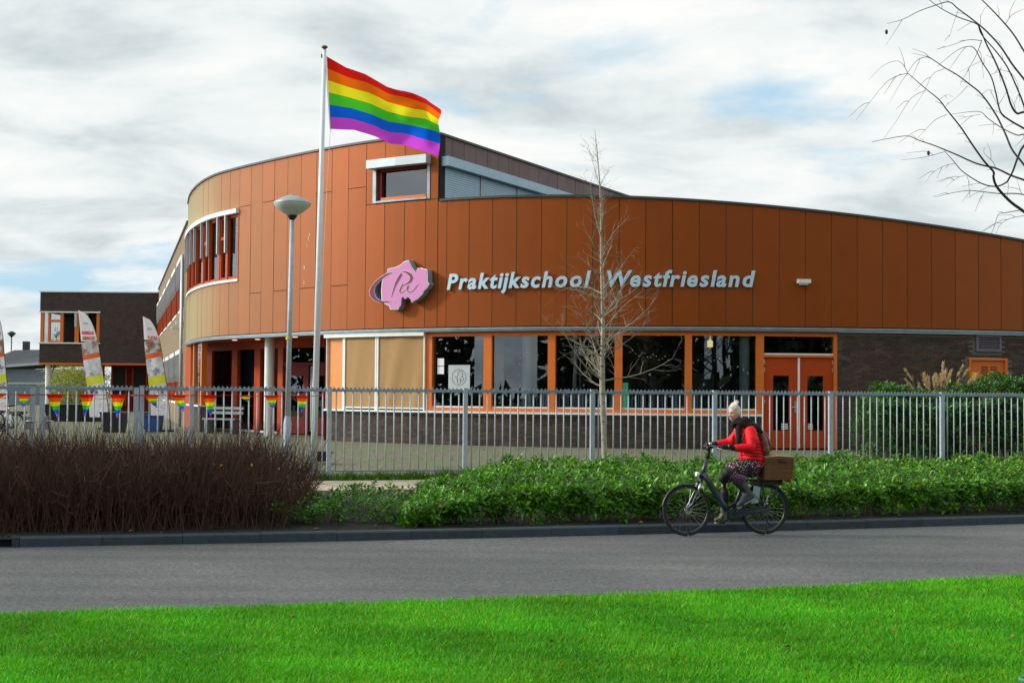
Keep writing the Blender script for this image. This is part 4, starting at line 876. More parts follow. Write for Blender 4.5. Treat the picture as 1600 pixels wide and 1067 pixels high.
fl = thing('rainbow_flag', 'six striped rainbow flag blowing to the right from the top of the pole', 'flag', (-3.5, fy, 6.84))
fo = flag.build('cloth', RB, fl)
b = MB(); b.tube([(-3.515, fy - .02, 8.24), (-3.405, fy - .02, 6.84)], 0.012, 6); b.build('hoist_band', 'sign_white', fl)
# ================================================================== printed feather banners
mat('print_white', (0.84, 0.83, 0.86), 0.7, trans=0.25)
mat('print_red', (0.70, 0.02, 0.05), 0.7)
mat('print_orange', (0.85, 0.12, 0.02), 0.7, var=(9, 0.25))
mat('print_yellow', (0.75, 0.72, 0.04), 0.7, var=(4, 0.1))
mat('print_photo', (0.60, 0.59, 0.60), 0.7, var=(3.5, 0.6), var2=(2.6, (0.30, 0.15, 0.09), 0.50, 0.60))
mat('print_photo_cool', (0.70, 0.70, 0.73), 0.7, var=(3.0, 0.55), var2=(3.1, (0.10, 0.09, 0.20), 0.54, 0.64))
mat('print_pink', (0.70, 0.45, 0.62), 0.7)
def banner(label, loc, lean, words, wd=0.66, H=3.75):
    bn = thing('feather_banner', label, 'banner', loc, 'printed banners'); x0, y0, z0 = loc
    def q(u, z, o=0.0):   # u 0 (free edge, left) .. 1 (pole, right)
        tz = z / H; left0 = 0.05 - lean * z - 0.05 * tz + 0.02 * math.sin(z * 2.1); e_ = min(1, max(0, (tz - 0.60) / 0.40)); right = left0 + (wd - 0.10 * tz) * math.sqrt(max(0.0, 1 - e_ ** 2.2)) + .012
        left = 0.05 - lean * z - 0.05 * tz + 0.02 * math.sin(z * 2.1)
        rt = right if tz < 1 else left
        return (x0 + left + (max(right, left) - left) * u, y0 + o + 0.04 * math.sin(u * 3 + z) * (1 - u), z0 + 0.42 + z)
    zones = [(0, .62, 'print_white'), (.62, 1.15, 'print_photo_cool'), (1.15, 1.45, 'print_yellow'), (1.45, 2.05, 'print_photo_cool'), (2.05, 2.22, 'print_orange'), (2.22, 2.66, 'print_photo'), (2.66, H, 'print_white')]
    for k, (a, c_, mm) in enumerate(zones):
        b = MB(); n = max(2, int((c_ - a) / 0.12)); V = []; sk = 0.06 if 0 < k < 6 else 0
        for j in range(n + 1):
            for i in range(9):
                u = i / 8; z = a + (c_ - a) * j / n; z = min(H, max(0, z + (sk * (u - .5) * 2 if (j not in (0,) or k) and (j < n or k < 6) else 0)))
                V.append(q(u, z))
        b.add(V, [(j * 9 + i, j * 9 + i + 1, (j + 1) * 9 + i + 1, (j + 1) * 9 + i) for j in range(n) for i in range(8)], True); b.build('print_zone', mm, bn)
    b = MB(); pts = [q(1.0, z, .02) for z in np.linspace(-0.40, H * .98, 26)]; b.tube(pts, np.linspace(0.022, 0.010, 26), 8); b.build('pole', 'black_plastic', bn)
    b = MB(); b.box((x0 + wd, y0, z0 + .03), (.5, .5, .05)); b.build('foot', 'black_plastic', bn)
    # mirrored words, as seen from the back of the cloth
    for i, wtxt in enumerate(words):
        me, w_ = text_mesh(wtxt, 0.155, 0.002, 0.006); k = min(1.0, 0.50 / max(w_, .01)); zz = H * .775 - 0.19 * i
        for v in me.vertices:
            u = 1 - (0.10 + (v.co.x / max(w_, .01)) * (0.80 if len(wtxt) > 5 else .62)); p = q(u, zz + v.co.y, -0.012 - v.co.z); v.co = Vector(p) - Vector(WL[bn.name])
        me.materials.clear(); me.materials.append(MATS['print_red']); link('lettering', me, bn)
    for (uu, zz, rx, rz_, mm) in ((.72, .42, .11, .06, 'print_pink'), (.5, H * .88, .08, .03, 'shutter_grey')):
        b = MB(); p = q(uu, zz, -0.014); b.tube([(p[0] + rx * math.cos(a), p[1], p[2] + rz_ * math.sin(a)) for a in np.linspace(0, 2 * PI, 18)[:-1]], 0.010, 4, closed=True); b.build('logo', mm, bn)
banner('feather banner lettered for general technics, its words mirrored, in front of the dark block', (-14.86, 50.0, 0.58), 0.115, ['ALGEMENE', 'TECHNIEK'])
banner('shorter feather banner with one mirrored word beside the brick wing', (-12.20, 48.0, 0.58), 0.085, ['HOUT'], 0.62, 3.45)
banner('feather banner cut off by the left edge of the picture', (-18.33, 50.0, 0.58), 0.05, ['HORECA', 'BROOD'], 0.62, 3.95)
# ================================================================== trees
def tree_young():
    t = thing('young_tree', 'slender bare young tree with pale speckled trunk in front of the fence', 'tree', (1.70, 25.6, 0.4)); rg = np.random.default_rng(11)
    tr = smooth_path([(1.70, 25.6, .36, .062), (1.665, 25.6, 1.2, .050), (1.63, 25.6, 2.1, .050), (1.635, 25.6, 3.2, .034), (1.60, 25.6, 4.4, .024), (1.585, 25.6, 5.4, .016), (1.53, 25.6, 6.2, .008), (1.47, 25.6, 6.75, .003)], 6)
    V, Fq = twigs_mesh([tr], 12); np_mesh('trunk', V, Fq, 'bark_pale', t, smooth=True)
    P = []
    def pos(z): i = np.interp(z, tr[:, 2], np.arange(len(tr))); return np.array([np.interp(i, np.arange(len(tr)), tr[:, k]) for k in range(4)])
    def twig(p, d, ln, r, depth):
        n = 6 if depth < 2 else 4; q = [np.array([*p, r])]; d = d / np.linalg.norm(d); cur_ = np.array(p)
        w0 = rg.normal(0, .05, 3)
        for i in range(n):
            d = d + w0 + rg.normal(0, .10, 3) + np.array([0, 0, 0.05 if depth == 0 else 0.02]); d /= np.linalg.norm(d)
            cur_ = cur_ + d * ln / n; q.append(np.array([*cur_, r * (1 - .8 * (i + 1) / n)]))
        P.append(np.array(q))
        if depth < 2:
            for i in range(1, n + 1):
                for _ in range((2 if depth == 0 else 1)):
                    if rg.random() < (.72 if depth == 0 else .5):
                        ax = rg.normal(0, 1, 3); ax -= ax.dot(d) * d; ax /= np.linalg.norm(ax); dd = d * .75 + ax * .65 + np.array([0, 0, .12])
                        twig(q[i][:3], dd, ln * rg.uniform(.22, .42), max(.0022, q[i][3] * .6), depth + 1)
    zs = np.concatenate([rg.uniform(2.08, 3.0, 20), rg.uniform(3.0, 4.4, 16), rg.uniform(4.4, 6.3, 11)])
    for z in zs:
        b0 = pos(z); a = rg.uniform(0, 2 * PI); el = rg.uniform(.20, .85) if z < 4.4 else rg.uniform(.8, 1.2); L_ = (rg.uniform(.8, 1.45) if z < 3.8 else rg.uniform(.5, 1.05)) * (1 if z < 5 else .8)
        twig(b0[:3], np.array([math.cos(a) * math.cos(el), math.sin(a) * math.cos(el), math.sin(el)]), L_, min(.015, b0[3] * .5), 0)
    V, Fq = twigs_mesh(P, 4); np_mesh('crown', V, Fq, 'twig_pale', t)
tree_young()
LIMBS=[
[(4.185,11.600,3.504,0.0131),(4.046,11.536,3.581,0.0120),(3.920,11.473,3.686,0.0110),(3.871,11.409,3.752,0.0100),(3.849,11.345,3.790,0.0091),(3.754,11.282,3.863,0.0081),(3.640,11.218,3.983,0.0071),(3.528,11.155,4.110,0.0062),(3.398,11.091,4.236,0.0052),(3.315,11.027,4.305,0.0043),(3.196,10.964,4.373,0.0034),(3.042,10.900,4.477,0.0025)],
[(3.042,10.900,4.477,0.0025),(2.984,10.850,4.538,0.0020),(2.916,10.800,4.549,0.0016),(2.805,10.750,4.495,0.0012),(2.685,10.700,4.375,0.0008)],
[(3.042,10.900,4.477,0.0025),(2.975,10.950,4.469,0.0021),(2.897,11.000,4.425,0.0017),(2.782,11.050,4.278,0.0013),(2.689,11.100,4.149,0.0009)],
[(3.042,10.900,4.477,0.0020),(3.011,10.950,4.433,0.0014),(2.924,11.000,4.269,0.0007)],
[(3.207,11.000,4.367,0.0022),(3.078,10.933,4.293,0.0017),(2.951,10.867,4.115,0.0012),(2.829,10.800,3.949,0.0007)],
[(3.416,11.150,4.210,0.0023),(3.338,11.200,4.173,0.0018),(3.260,11.250,4.088,0.0013),(3.184,11.300,3.994,0.0008)],
[(3.342,11.100,4.315,0.0015),(3.393,11.133,4.355,0.0013),(3.440,11.167,4.367,0.0010),(3.487,11.200,4.355,0.0008)],
[(4.259,11.800,3.795,0.0096),(4.167,11.850,3.841,0.0088),(4.057,11.900,3.907,0.0081),(3.916,11.950,3.953,0.0073),(3.774,12.000,4.030,0.0066),(3.671,12.050,4.088,0.0058),(3.586,12.100,4.136,0.0051),(3.480,12.150,4.184,0.0043),(3.394,12.200,4.229,0.0035),(3.225,12.250,4.210,0.0027),(3.116,12.300,4.192,0.0019)],
[(4.132,11.750,3.825,0.0079),(4.108,11.792,3.773,0.0071),(4.034,11.833,3.745,0.0062),(3.930,11.875,3.774,0.0053),(3.787,11.917,3.878,0.0045),(3.722,11.958,3.973,0.0036),(3.655,12.000,4.069,0.0027)],
[(3.655,12.000,4.059,0.0024),(3.511,12.050,4.023,0.0018),(3.315,12.100,4.003,0.0011)],
[(3.713,11.900,3.944,0.0021),(3.635,11.933,3.929,0.0017),(3.546,11.967,3.874,0.0013),(3.496,12.000,3.799,0.0008)],
[(3.801,11.900,3.846,0.0019),(3.691,11.800,3.800,0.0013),(3.579,11.700,3.716,0.0008)],
[(3.811,11.900,3.842,0.0019),(3.824,11.850,3.769,0.0013),(3.837,11.800,3.729,0.0008)],
[(4.023,11.800,3.891,0.0027),(3.972,11.733,3.938,0.0021),(3.882,11.667,3.995,0.0016),(3.869,11.600,4.032,0.0010)],
[(4.115,11.400,3.857,0.0092),(4.036,11.445,3.987,0.0086),(3.995,11.491,4.129,0.0079),(3.935,11.536,4.290,0.0072),(3.836,11.582,4.462,0.0065),(3.736,11.627,4.568,0.0059),(3.655,11.673,4.649,0.0052),(3.572,11.718,4.714,0.0045),(3.488,11.764,4.792,0.0038),(3.443,11.809,4.822,0.0030),(3.378,11.855,4.799,0.0023),(3.321,11.900,4.714,0.0016)],
[(3.582,11.750,4.711,0.0021),(3.499,11.800,4.673,0.0017),(3.435,11.850,4.526,0.0012),(3.350,11.900,4.387,0.0008)],
[(3.843,11.600,4.466,0.0018),(3.883,11.550,4.495,0.0013),(3.943,11.500,4.456,0.0008)],
[(3.760,11.700,4.559,0.0021),(3.666,11.650,4.466,0.0014),(3.554,11.600,4.377,0.0008)],
[(4.297,11.900,4.196,0.0059),(4.265,11.983,4.205,0.0052),(4.176,12.067,4.275,0.0045),(4.084,12.150,4.371,0.0038),(4.042,12.233,4.448,0.0031),(3.957,12.317,4.464,0.0024),(3.840,12.400,4.459,0.0017)],
[(4.030,12.200,4.421,0.0019),(3.935,12.250,4.410,0.0014),(3.870,12.300,4.392,0.0008)],
[(4.107,12.100,4.331,0.0016),(4.107,12.100,4.261,0.0012),(4.093,12.100,4.224,0.0008)],
[(4.080,11.300,4.132,0.0081),(3.947,11.244,4.186,0.0073),(3.854,11.189,4.240,0.0065),(3.799,11.133,4.377,0.0058),(3.744,11.078,4.494,0.0050),(3.652,11.022,4.601,0.0042),(3.580,10.967,4.688,0.0035),(3.507,10.911,4.692,0.0027),(3.399,10.856,4.642,0.0020),(3.238,10.800,4.510,0.0012)],
[(3.751,11.100,4.518,0.0017),(3.789,11.050,4.525,0.0012),(3.836,11.000,4.459,0.0007)],
[(3.645,11.000,4.601,0.0017),(3.588,11.050,4.579,0.0012),(3.503,11.100,4.535,0.0007)],
[(4.190,11.600,4.324,0.0099),(4.111,11.545,4.303,0.0091),(4.044,11.491,4.359,0.0084),(3.978,11.436,4.500,0.0076),(3.884,11.382,4.677,0.0068),(3.791,11.327,4.815,0.0061),(3.718,11.273,4.933,0.0053),(3.663,11.218,4.956,0.0046),(3.515,11.164,4.988,0.0039),(3.369,11.109,5.037,0.0032),(3.252,11.055,5.095,0.0024),(3.190,11.000,5.126,0.0017)],
[(4.262,11.800,4.413,0.0074),(4.186,11.700,4.500,0.0066),(4.055,11.600,4.690,0.0058),(3.925,11.500,4.801,0.0051),(3.778,11.400,4.909,0.0043),(3.717,11.300,4.959,0.0036)],
[(3.778,11.400,4.862,0.0036),(3.730,11.400,4.737,0.0023),(3.654,11.400,4.603,0.0010)],
[(4.055,11.600,4.681,0.0021),(4.149,11.650,4.586,0.0014),(4.186,11.700,4.461,0.0008)],
[(4.155,11.500,4.572,0.0088),(4.072,11.540,4.706,0.0081),(3.991,11.580,4.859,0.0074),(3.890,11.620,4.995,0.0067),(3.788,11.660,5.102,0.0060),(3.684,11.700,5.200,0.0053),(3.619,11.740,5.269,0.0045),(3.514,11.780,5.250,0.0038),(3.389,11.820,5.210,0.0031),(3.262,11.860,5.150,0.0023),(3.145,11.900,5.126,0.0016)],
[(3.716,11.800,5.217,0.0021),(3.676,11.800,5.108,0.0015),(3.637,11.800,4.980,0.0008)],
[(4.033,11.700,4.889,0.0016),(3.994,11.700,4.947,0.0012),(4.029,11.700,4.928,0.0008)],
[(4.301,11.900,4.900,0.0080),(4.227,11.975,5.078,0.0070),(4.114,12.050,5.257,0.0060),(4.020,12.125,5.399,0.0049),(3.964,12.200,5.501,0.0038)],
[(4.177,12.000,5.154,0.0027),(4.237,12.000,5.235,0.0020),(4.339,12.000,5.286,0.0014)],
[(4.078,12.000,5.260,0.0019),(4.018,12.000,5.304,0.0014),(3.958,12.000,5.203,0.0008)],
[(3.778,11.400,4.862,0.0031),(3.686,11.467,4.883,0.0024),(3.573,11.533,4.855,0.0017),(3.469,11.600,4.837,0.0010)],
[(3.939,11.500,3.637,0.0041),(3.790,11.450,3.644,0.0034),(3.660,11.400,3.645,0.0027),(3.494,11.350,3.612,0.0020),(3.366,11.300,3.573,0.0013)],
[(3.792,11.400,3.633,0.0015),(3.773,11.400,3.589,0.0012),(3.759,11.400,3.542,0.0008)],
[(4.145,11.600,3.514,0.0039),(4.021,11.575,3.490,0.0032),(3.955,11.550,3.468,0.0025),(3.908,11.525,3.350,0.0018),(3.823,11.500,3.194,0.0010)],
[(4.185,11.600,3.472,0.0026),(4.080,11.633,3.450,0.0021),(4.014,11.667,3.405,0.0015),(3.987,11.700,3.331,0.0009)],
[(4.225,11.700,4.130,0.0024),(4.145,11.700,4.051,0.0011)],
[(4.201,11.700,3.663,0.0024),(4.164,11.650,3.714,0.0017),(4.127,11.600,3.773,0.0010)]]

bt_ = thing('overhanging_tree', 'dark bare tree reaching arching twigs into the sky from the right edge', 'tree', (5.75, 11.6, 0.0)); rg = np.random.default_rng(5)
P = []; TRK = [(5.75, 11.6, 0.0, .16), (5.72, 11.6, 1.2, .135), (5.62, 11.6, 2.4, .12), (5.55, 11.6, 3.4, .10), (5.45, 11.55, 4.6, .07), (5.4, 11.6, 6.2, .03), (5.3, 11.6, 7.4, .01)]
V, Fq = twigs_mesh([smooth_path(TRK, 6)], 14); np_mesh('trunk', V, Fq, 'bark_dark', bt_, smooth=True)
tk = np.array(TRK)
for Lm in LIMBS:
    Q = [tuple(q) for q in Lm]
    if Q[0][0] > 3.75 and Q[0][3] > .004:    # limbs that leave the frame go on to the trunk
        zt = max(2.3, Q[0][2] - 0.75); xt = float(np.interp(zt, tk[:, 2], tk[:, 0])); r = Q[0][3]
        d0 = np.array(Q[0][:3]) - np.array(Q[1][:3]); d0 /= np.linalg.norm(d0); q1 = np.array(Q[0][:3]) + d0 * .35; Q = [(xt, 11.6, min(zt, q1[2] - .2), r * 1.9), (*(q1 * .6 + np.array([xt, 11.6, zt]) * .4), r * 1.6), (*q1, r * 1.3)] + Q
    q = smooth_path(Q, 5); P.append(q)
    n = len(q)
    for i in range(3, n - 1, 3):               # short side spurs
        if rg.random() < .30:
            d = q[i + 1, :3] - q[i, :3]; d /= np.linalg.norm(d) + 1e-6; ax = rg.normal(0, 1, 3); ax[1] *= .6; ax -= ax.dot(d) * d; ax /= np.linalg.norm(ax); ln = rg.uniform(.03, .22)
            a0 = q[i, :3]; P.append(smooth_path(np.array([[*a0, .0022], [*(a0 + (ax * .45 + d * .5) * ln * .5), .0018], [*(a0 + (ax * .6 + d * .9) * ln + np.array([0, 0, -.25 * ln])), .0010]]), 4))
for i in range(26):                            # the rest of the crown, out of the frame
    z = rg.uniform(3, 7); a = rg.uniform(-1.6, 1.9); b0 = np.array([np.interp(z, tk[:, 2], tk[:, 0]), 11.6, z]); d = np.array([math.cos(a), math.sin(a), .6]); L_ = rg.uniform(1.5, 2.8)
    P.append(smooth_path([(*b0, .02), (*(b0 + d * L_ * .4), .014), (*(b0 + d * L_ * .75 + [0, 0, .1]), .008), (*(b0 + d * L_ + [0, 0, -.2]), .003)], 4))
V, Fq = twigs_mesh(P, 5); np_mesh('crown', V, Fq, 'bark_dark', bt_)
for (cx_, cy_, cz_) in ((3.14, 11.9, 5.055), (3.55, 12.1, 4.065)):
    b = MB(); b.ball((cx_, cy_, cz_), (.013, .013, .022), 8, 6); b.build('seed_cone', 'stem_brown', bt_)
# ================================================================== hedges and ground plants
def leaf_mesh(name, C_, D_, U_, ln, wd, m, parent, tints, fold=0.25):
    """C base points, D direction along leaf, U leaf normal"""
    S = np.cross(D_, U_); S /= np.linalg.norm(S, axis=1, keepdims=True) + 1e-9
    ln = ln[:, None]; wd = wd[:, None]; mid = C_ + D_ * ln * .5
    V = np.stack([C_, mid + S * wd * .5 + U_ * wd * fold, mid + D_ * ln * .02, mid - S * wd * .5 + U_ * wd * fold, C_ + D_ * ln - U_ * ln * .10], 1)
    n = len(C_); i = np.arange(n)[:, None] * 5
    Fq = np.concatenate([i + np.array([[0, 2, 1]]), i + np.array([[1, 2, 4]]), i + np.array([[4, 2, 3]]), i + np.array([[3, 2, 0]])], 0)
    o = np_mesh(name, V.reshape(-1, 3), Fq, m, parent, np.repeat(tints, 5, axis=0), True); return o
def shoots(tips, axes, per, ln, wd, rg):
    n = len(tips); C_ = []; D_ = []; U_ = []
    T = np.repeat(tips, per, 0); A = np.repeat(axes, per, 0); k = np.tile(np.arange(per), n)
    ref = np.array([0.3, 0.5, 0.2]); X = np.cross(A, ref); X /= np.linalg.norm(X, axis=1, keepdims=True); Y = np.cross(A, X)
    ang = k * 2.399 + np.repeat(rg.uniform(0, 6.28, n), per); el = np.clip(0.95 - 0.10 * k + rg.normal(0, .15, len(k)), -.2, 1.3)
    R = X * np.cos(ang)[:, None] + Y * np.sin(ang)[:, None]
    D = R * np.cos(el)[:, None] + A * np.sin(el)[:, None]; U = A * np.cos(el)[:, None] - R * np.sin(el)[:, None]
    Cc = T - A * (k * 0.016)[:, None]
    L_ = ln * np.repeat(rg.uniform(.7, 1.25, n), per) * rg.uniform(.75, 1.15, len(k)) * (1 - .35 * (k < 2)); Wd = wd * rg.uniform(.8, 1.2, len(k))
    return Cc, D, U, L_, Wd, k
def noise2(x, y, rg_seed=3):
    r_ = np.random.default_rng(rg_seed); o = 0
    for _ in range(7): kx, ky, ph = r_.normal(0, 2.4), r_.normal(0, 2.4), r_.uniform(0, 6.28); o = o + np.sin(kx * x + ky * y + ph)
    return o / 7
def hedge(name, label, cat, x0, x1, fa, fb, hz, per, ln, wd, dens, m, seed, base=(1, 1, 1), front_only=False):
    rg = np.random.default_rng(seed); h = thing(name, label, cat, ((x0 + x1) / 2, fa((x0 + x1) / 2), ground_z((x0 + x1) / 2, fa((x0 + x1) / 2) + .3)))
    n = int((x1 - x0) * dens); x = rg.uniform(x0, x1, n); v = rg.random(n); typ = rg.random(n)
    ya = np.array([fa(q) for q in x]); yb = np.array([fb(q) for q in x]); y = ya + (yb - ya) * v
    g0 = np.array([ground_z(a, c) for a, c in zip(x, y)]); edge = np.minimum(1, np.minimum((y - ya) / .45, (yb - y) / .3).clip(0, 1) ** .5)
    endf = np.minimum(1, np.minimum((x - x0) / .5, (x1 - x) / .5).clip(0.02, 1) ** .5)
    top = np.array([hz(a, c) for a, c in zip(x, y)]) - .03 + .17 * noise2(x * 1.2, y * 1.2, seed) + .05 * noise2(x * 4, y * 4, seed + 1); ht = (top - g0) * (0.55 + .45 * edge) * (.45 + .55 * endf)
    depth = np.where(typ < .62, rg.uniform(0.0, .10, n), rg.uniform(.05, .85, n)); z = g0 + ht * (1 - depth) + rg.normal(0, .03, n)
    # front face shoots
    nf = int((x1 - x0) * dens * .42); xf = rg.uniform(x0, x1, nf); yf = np.array([fa(q) for q in xf]) + rg.uniform(0, .28, nf) + .10 * noise2(xf * 2, xf * 0, seed + 2); gf_ = np.array([ground_z(a, c) for a, c in zip(xf, yf)])
    zf = gf_ + rg.uniform(.10, .98, nf) ** .65 * (np.array([hz(a, c) for a, c in zip(xf, yf)]) - gf_) * .8
    yf = yf + (zf - gf_ < .25) * rg.uniform(0, .25, nf)
    T = np.concatenate([np.stack([x, y, z], 1), np.stack([xf, yf, zf], 1)])
    A = np.concatenate([np.stack([rg.normal(0, .28, n), rg.normal(-.12, .28, n) - .35 * (1 - edge) * (v < .5), np.ones(n)], 1), np.stack([rg.normal(0, .35, nf), rg.normal(-.75, .3, nf), rg.uniform(.3, 1, nf)], 1)]); A /= np.linalg.norm(A, axis=1, keepdims=True)
    C_, D, U, L_, Wd, k = shoots(T, A, per, ln, wd, rg)
    nt_ = len(T); bri = np.repeat(rg.uniform(.65, 1.25, nt_), per) * np.where(k < 2, 1.35, 1.0) * rg.uniform(.8, 1.2, len(k)); yel = np.where(k < 2, 1.25, 1.0) * rg.uniform(.85, 1.15, len(k))
    tints = np.stack([bri * yel * base[0], bri * base[1], bri * base[2] * rg.uniform(.7, 1.3, len(k))], 1)
    dead = rg.random(len(k)) < .006; tints[dead] = [5.0, 1.5, 1.0]
    o = leaf_mesh('foliage', C_, D, U, L_, Wd, m, h, tints); o['kind'] = 'stuff'
    sel = rg.choice(nt_, nt_ // 4, replace=False); P = []
    for i in sel:
        p = T[i]; gz = ground_z(p[0], p[1]); q0 = np.array([p[0] + rg.normal(0, .06), p[1] + rg.uniform(.0, .15), gz]); P.append(np.array([[*q0, .006], [*((q0 + p) / 2 + rg.normal(0, .03, 3)), .005], [*p, .003]]))
    V, Fq = twigs_mesh(P, 3); s_ = np_mesh('stems', V, Fq, 'stem_brown', h); s_['kind'] = 'stuff'; return h
hedge('laurel_hedge', 'low glossy green laurel hedge between the road kerb and the fence', 'hedge', -1.5, 11.5, lambda x: kerbY(x) + .42, lambda x: fenceY(x) - .35 - 1.9 * max(0, min(1, (-0.2 - x) / 1.0)),
      lambda x, y: .55 + .24 * min(1, max(0, (x + 1.5) / 1.4)) + .03 * math.sin(x * 1.3), 9, .125, .050, 270, 'leaf_laurel', 21)
hedge('low_laurel', 'thin low laurel plants at the open end of the hedge by the bare shrubs', 'shrub', -3.3, -1.2, lambda x: kerbY(x) + .65, lambda x: fenceY(x) - 3.0, lambda x, y: .55 + .10 * math.sin(x * 5), 8, .095, .038, 105, 'leaf_laurel', 23, (.8, .8, .9))
hedge('tall_hedge', 'tall dark green laurel hedge behind the fence at the right', 'hedge', 7.45, 16.0, lambda x: fenceY(x) + 1.1, lambda x: fenceY(x) + 3.2, lambda x, y: 2.16 + .05 * (x - 7.5) + .10 * math.sin(x * 1.9), 9, .135, .046, 420, 'leaf_tall', 25)
# bare brown shrubs
def bare_shrubs():
    rg = np.random.default_rng(31); h = thing('bare_shrub_bed', 'dense bare reddish brown twiggy shrubs along the kerb at the left', 'shrub', (-5.5, 19.5, .2))
    n = 6800; x = rg.uniform(-10.5, -3.0, n); k = np.array([kerbY(q) for q in x]); y = k + .45 + rg.random(n) * 2.5
    taper = np.clip((-2.95 - x) / 1.1, .0, 1) ** .6; keep = rg.random(n) < (.25 + .75 * taper); x, y, taper = x[keep], y[keep], taper[keep]; n = len(x)
    g0 = np.array([ground_z(a, c) for a, c in zip(x, y)]); H = (.74 + .24 * noise2(x * 1.1, y * 1.1, 4) + .12 * noise2(x * 3.3, y * 3.3, 6) + rg.normal(0, .13, n)) * (.55 + .45 * taper)
    P0 = np.stack([x, y, g0], 1); ln = rg.normal(0, .22, (n, 2)); ln[:, 0] += .25 * (1 - taper)
    P3 = P0 + np.concatenate([ln * H[:, None], H[:, None]], 1); P1 = P0 + (P3 - P0) * .35 + rg.normal(0, .03, (n, 3)); P2 = P0 + (P3 - P0) * .7 + rg.normal(0, .04, (n, 3))
    segs = [np.stack([P0, P1, P2, P3], 1)]; rad = [np.tile(np.array([.0052, .0042, .0030, .0014]), (n, 1))]; tn = [np.tile(rg.uniform(.5, 1.3, (n, 1)), (1, 3))]
    for rep in range(5):                        # side twigs
        t = rg.uniform(.3, .95, n)[:, None]; b0 = np.where(t < .7, P1 + (P2 - P1) * (t - .35) / .35, P2 + (P3 - P2) * (t - .7) / .3); d = (P3 - P0) / H[:, None] + rg.normal(0, .55, (n, 3)); l = rg.uniform(.12, .34, n)[:, None]
        e1 = b0 + d * l * .35; e2 = b0 + d * l * .7 + [0, 0, .02]; e3 = b0 + d * l + np.array([0, 0, .05])
        segs.append(np.stack([b0, e1, e2, e3], 1)); rad.append(np.tile(np.array([.0034, .0028, .002, .0011]), (n, 1))); tn.append(np.tile(rg.uniform(.6, 1.7, (n, 1)), (1, 3)) * np.array([1.1, .95, .8]))
    S = np.concatenate(segs); R = np.concatenate(rad); T = np.concatenate(tn); m_ = len(S)
    d = np.gradient(S, axis=1); d /= np.linalg.norm(d, axis=2, keepdims=True) + 1e-9; a = np.cross(d, np.array([.9, .3, .1])); a /= np.linalg.norm(a, axis=2, keepdims=True) + 1e-9; c = np.cross(d, a)
    th_ = np.arange(3) * 2 * PI / 3; V = S[:, :, None, :] + (a[:, :, None, :] * np.cos(th_)[None, None, :, None] + c[:, :, None, :] * np.sin(th_)[None, None, :, None]) * R[:, :, None, None]
    base = np.arange(m_)[:, None, None] * 12; i = np.arange(3)[None, :, None]; j = np.arange(3)[None, None, :]
    Fq = np.stack([base + i * 3 + j, base + i * 3 + (j + 1) % 3, base + (i + 1) * 3 + (j + 1) % 3, base + (i + 1) * 3 + j], -1).reshape(-1, 4)
    o = np_mesh('twigs', V.reshape(-1, 3), Fq, 'twig', h, np.repeat(T, 12, 0)); o['kind'] = 'stuff'
    # dry seed heads and a few yellow leaves left at the tips
    sel = rg.choice(n, 900, replace=False); C_ = P3[sel]; D = rg.normal(0, 1, (900, 3)); D /= np.linalg.norm(D, axis=1, keepdims=True); U = np.cross(D, rg.normal(0, 1, (900, 3))); U /= np.linalg.norm(U, axis=1, keepdims=True)
    yel = (x[sel] > -4.1) & (rg.random(900) < .30); ti = np.where(yel[:, None], np.array([5.5, 5.5, .6]), np.array([.9, .75, .7]))
    o = leaf_mesh('seed_heads', C_, D, U, np.where(yel, .06, .022), np.where(yel, .03, .018), 'twig', h, ti); o['kind'] = 'stuff'
bare_shrubs()
def blades(name, x, y, z, h_, w_, m, parent, rg, col, lean=.5):
    n = len(x); a = rg.uniform(0, 2 * PI, n); dx_, dy_ = np.cos(a), np.sin(a); l = rg.uniform(.15, lean, n) * h_; b_ = rg.uniform(0, 2 * PI, n)
    B0 = np.stack([x, y, z], 1); S = np.stack([dx_, dy_, np.zeros(n)], 1) * (w_ / 2)[:, None]; Ld = np.stack([np.cos(b_) * l, np.sin(b_) * l, h_], 1)
    V = np.stack([B0 - S, B0 + S, B0 + Ld * .55 * [.7, .7, 1.1] + S * .8, B0 + Ld * .55 * [.7, .7, 1.1] - S * .8, B0 + Ld], 1).reshape(-1, 3)
    i = np.arange(n)[:, None] * 5; Fq = np.concatenate([i + np.array([[0, 1, 2]]), i + np.array([[0, 2, 3]]), i + np.array([[3, 2, 4]])])
    o = np_mesh(name, V, Fq, m, parent, np.repeat(col, 5, 0), True); return o
rg = np.random.default_rng(41); n = 500000
y = 8.6 + (16.5 - 8.6) * rg.random(n) ** 1.25; x = rg.uniform(-1, 1, n) * (.375 * y + 2.4)
le = 13.714 + .302 * x + .0083 * x * x; wob = .07 * noise2(x * 3, x * 0, 9) + .06 * noise2(x * 11, x * 0, 10); keep = y < le - .03 + wob + np.abs(rg.normal(0, .02, n)); x, y = x[keep], y[keep]; n = len(x)
pat = noise2(x * .5, y * .8, 12); pat2 = noise2(x * 1.6, y * 2.2, 13); br = (1 + .25 * pat + .34 * pat2) * rg.uniform(.6, 1.4, n); yl = 1 + .25 * noise2(x * .9, y * .9, 14) + rg.normal(0, .18, n); dry = rg.random(n) < .02 + .03 * (noise2(x * 1.1, y * 1.4, 19) > .32)
col = np.stack([br * yl * (1 + 3.0 * dry), br, br * (1 + 2 * dry)], 1)
gr = blades('grass', x, y, np.full(n, .012), (.046 + .012 * pat) * rg.uniform(.6, 1.4, n), np.full(n, .0075), 'grass_blade', None, rg, col, 1.0)
tag(gr, 'short bright green lawn grass along the near side of the road', 'grass', kind='stuff')
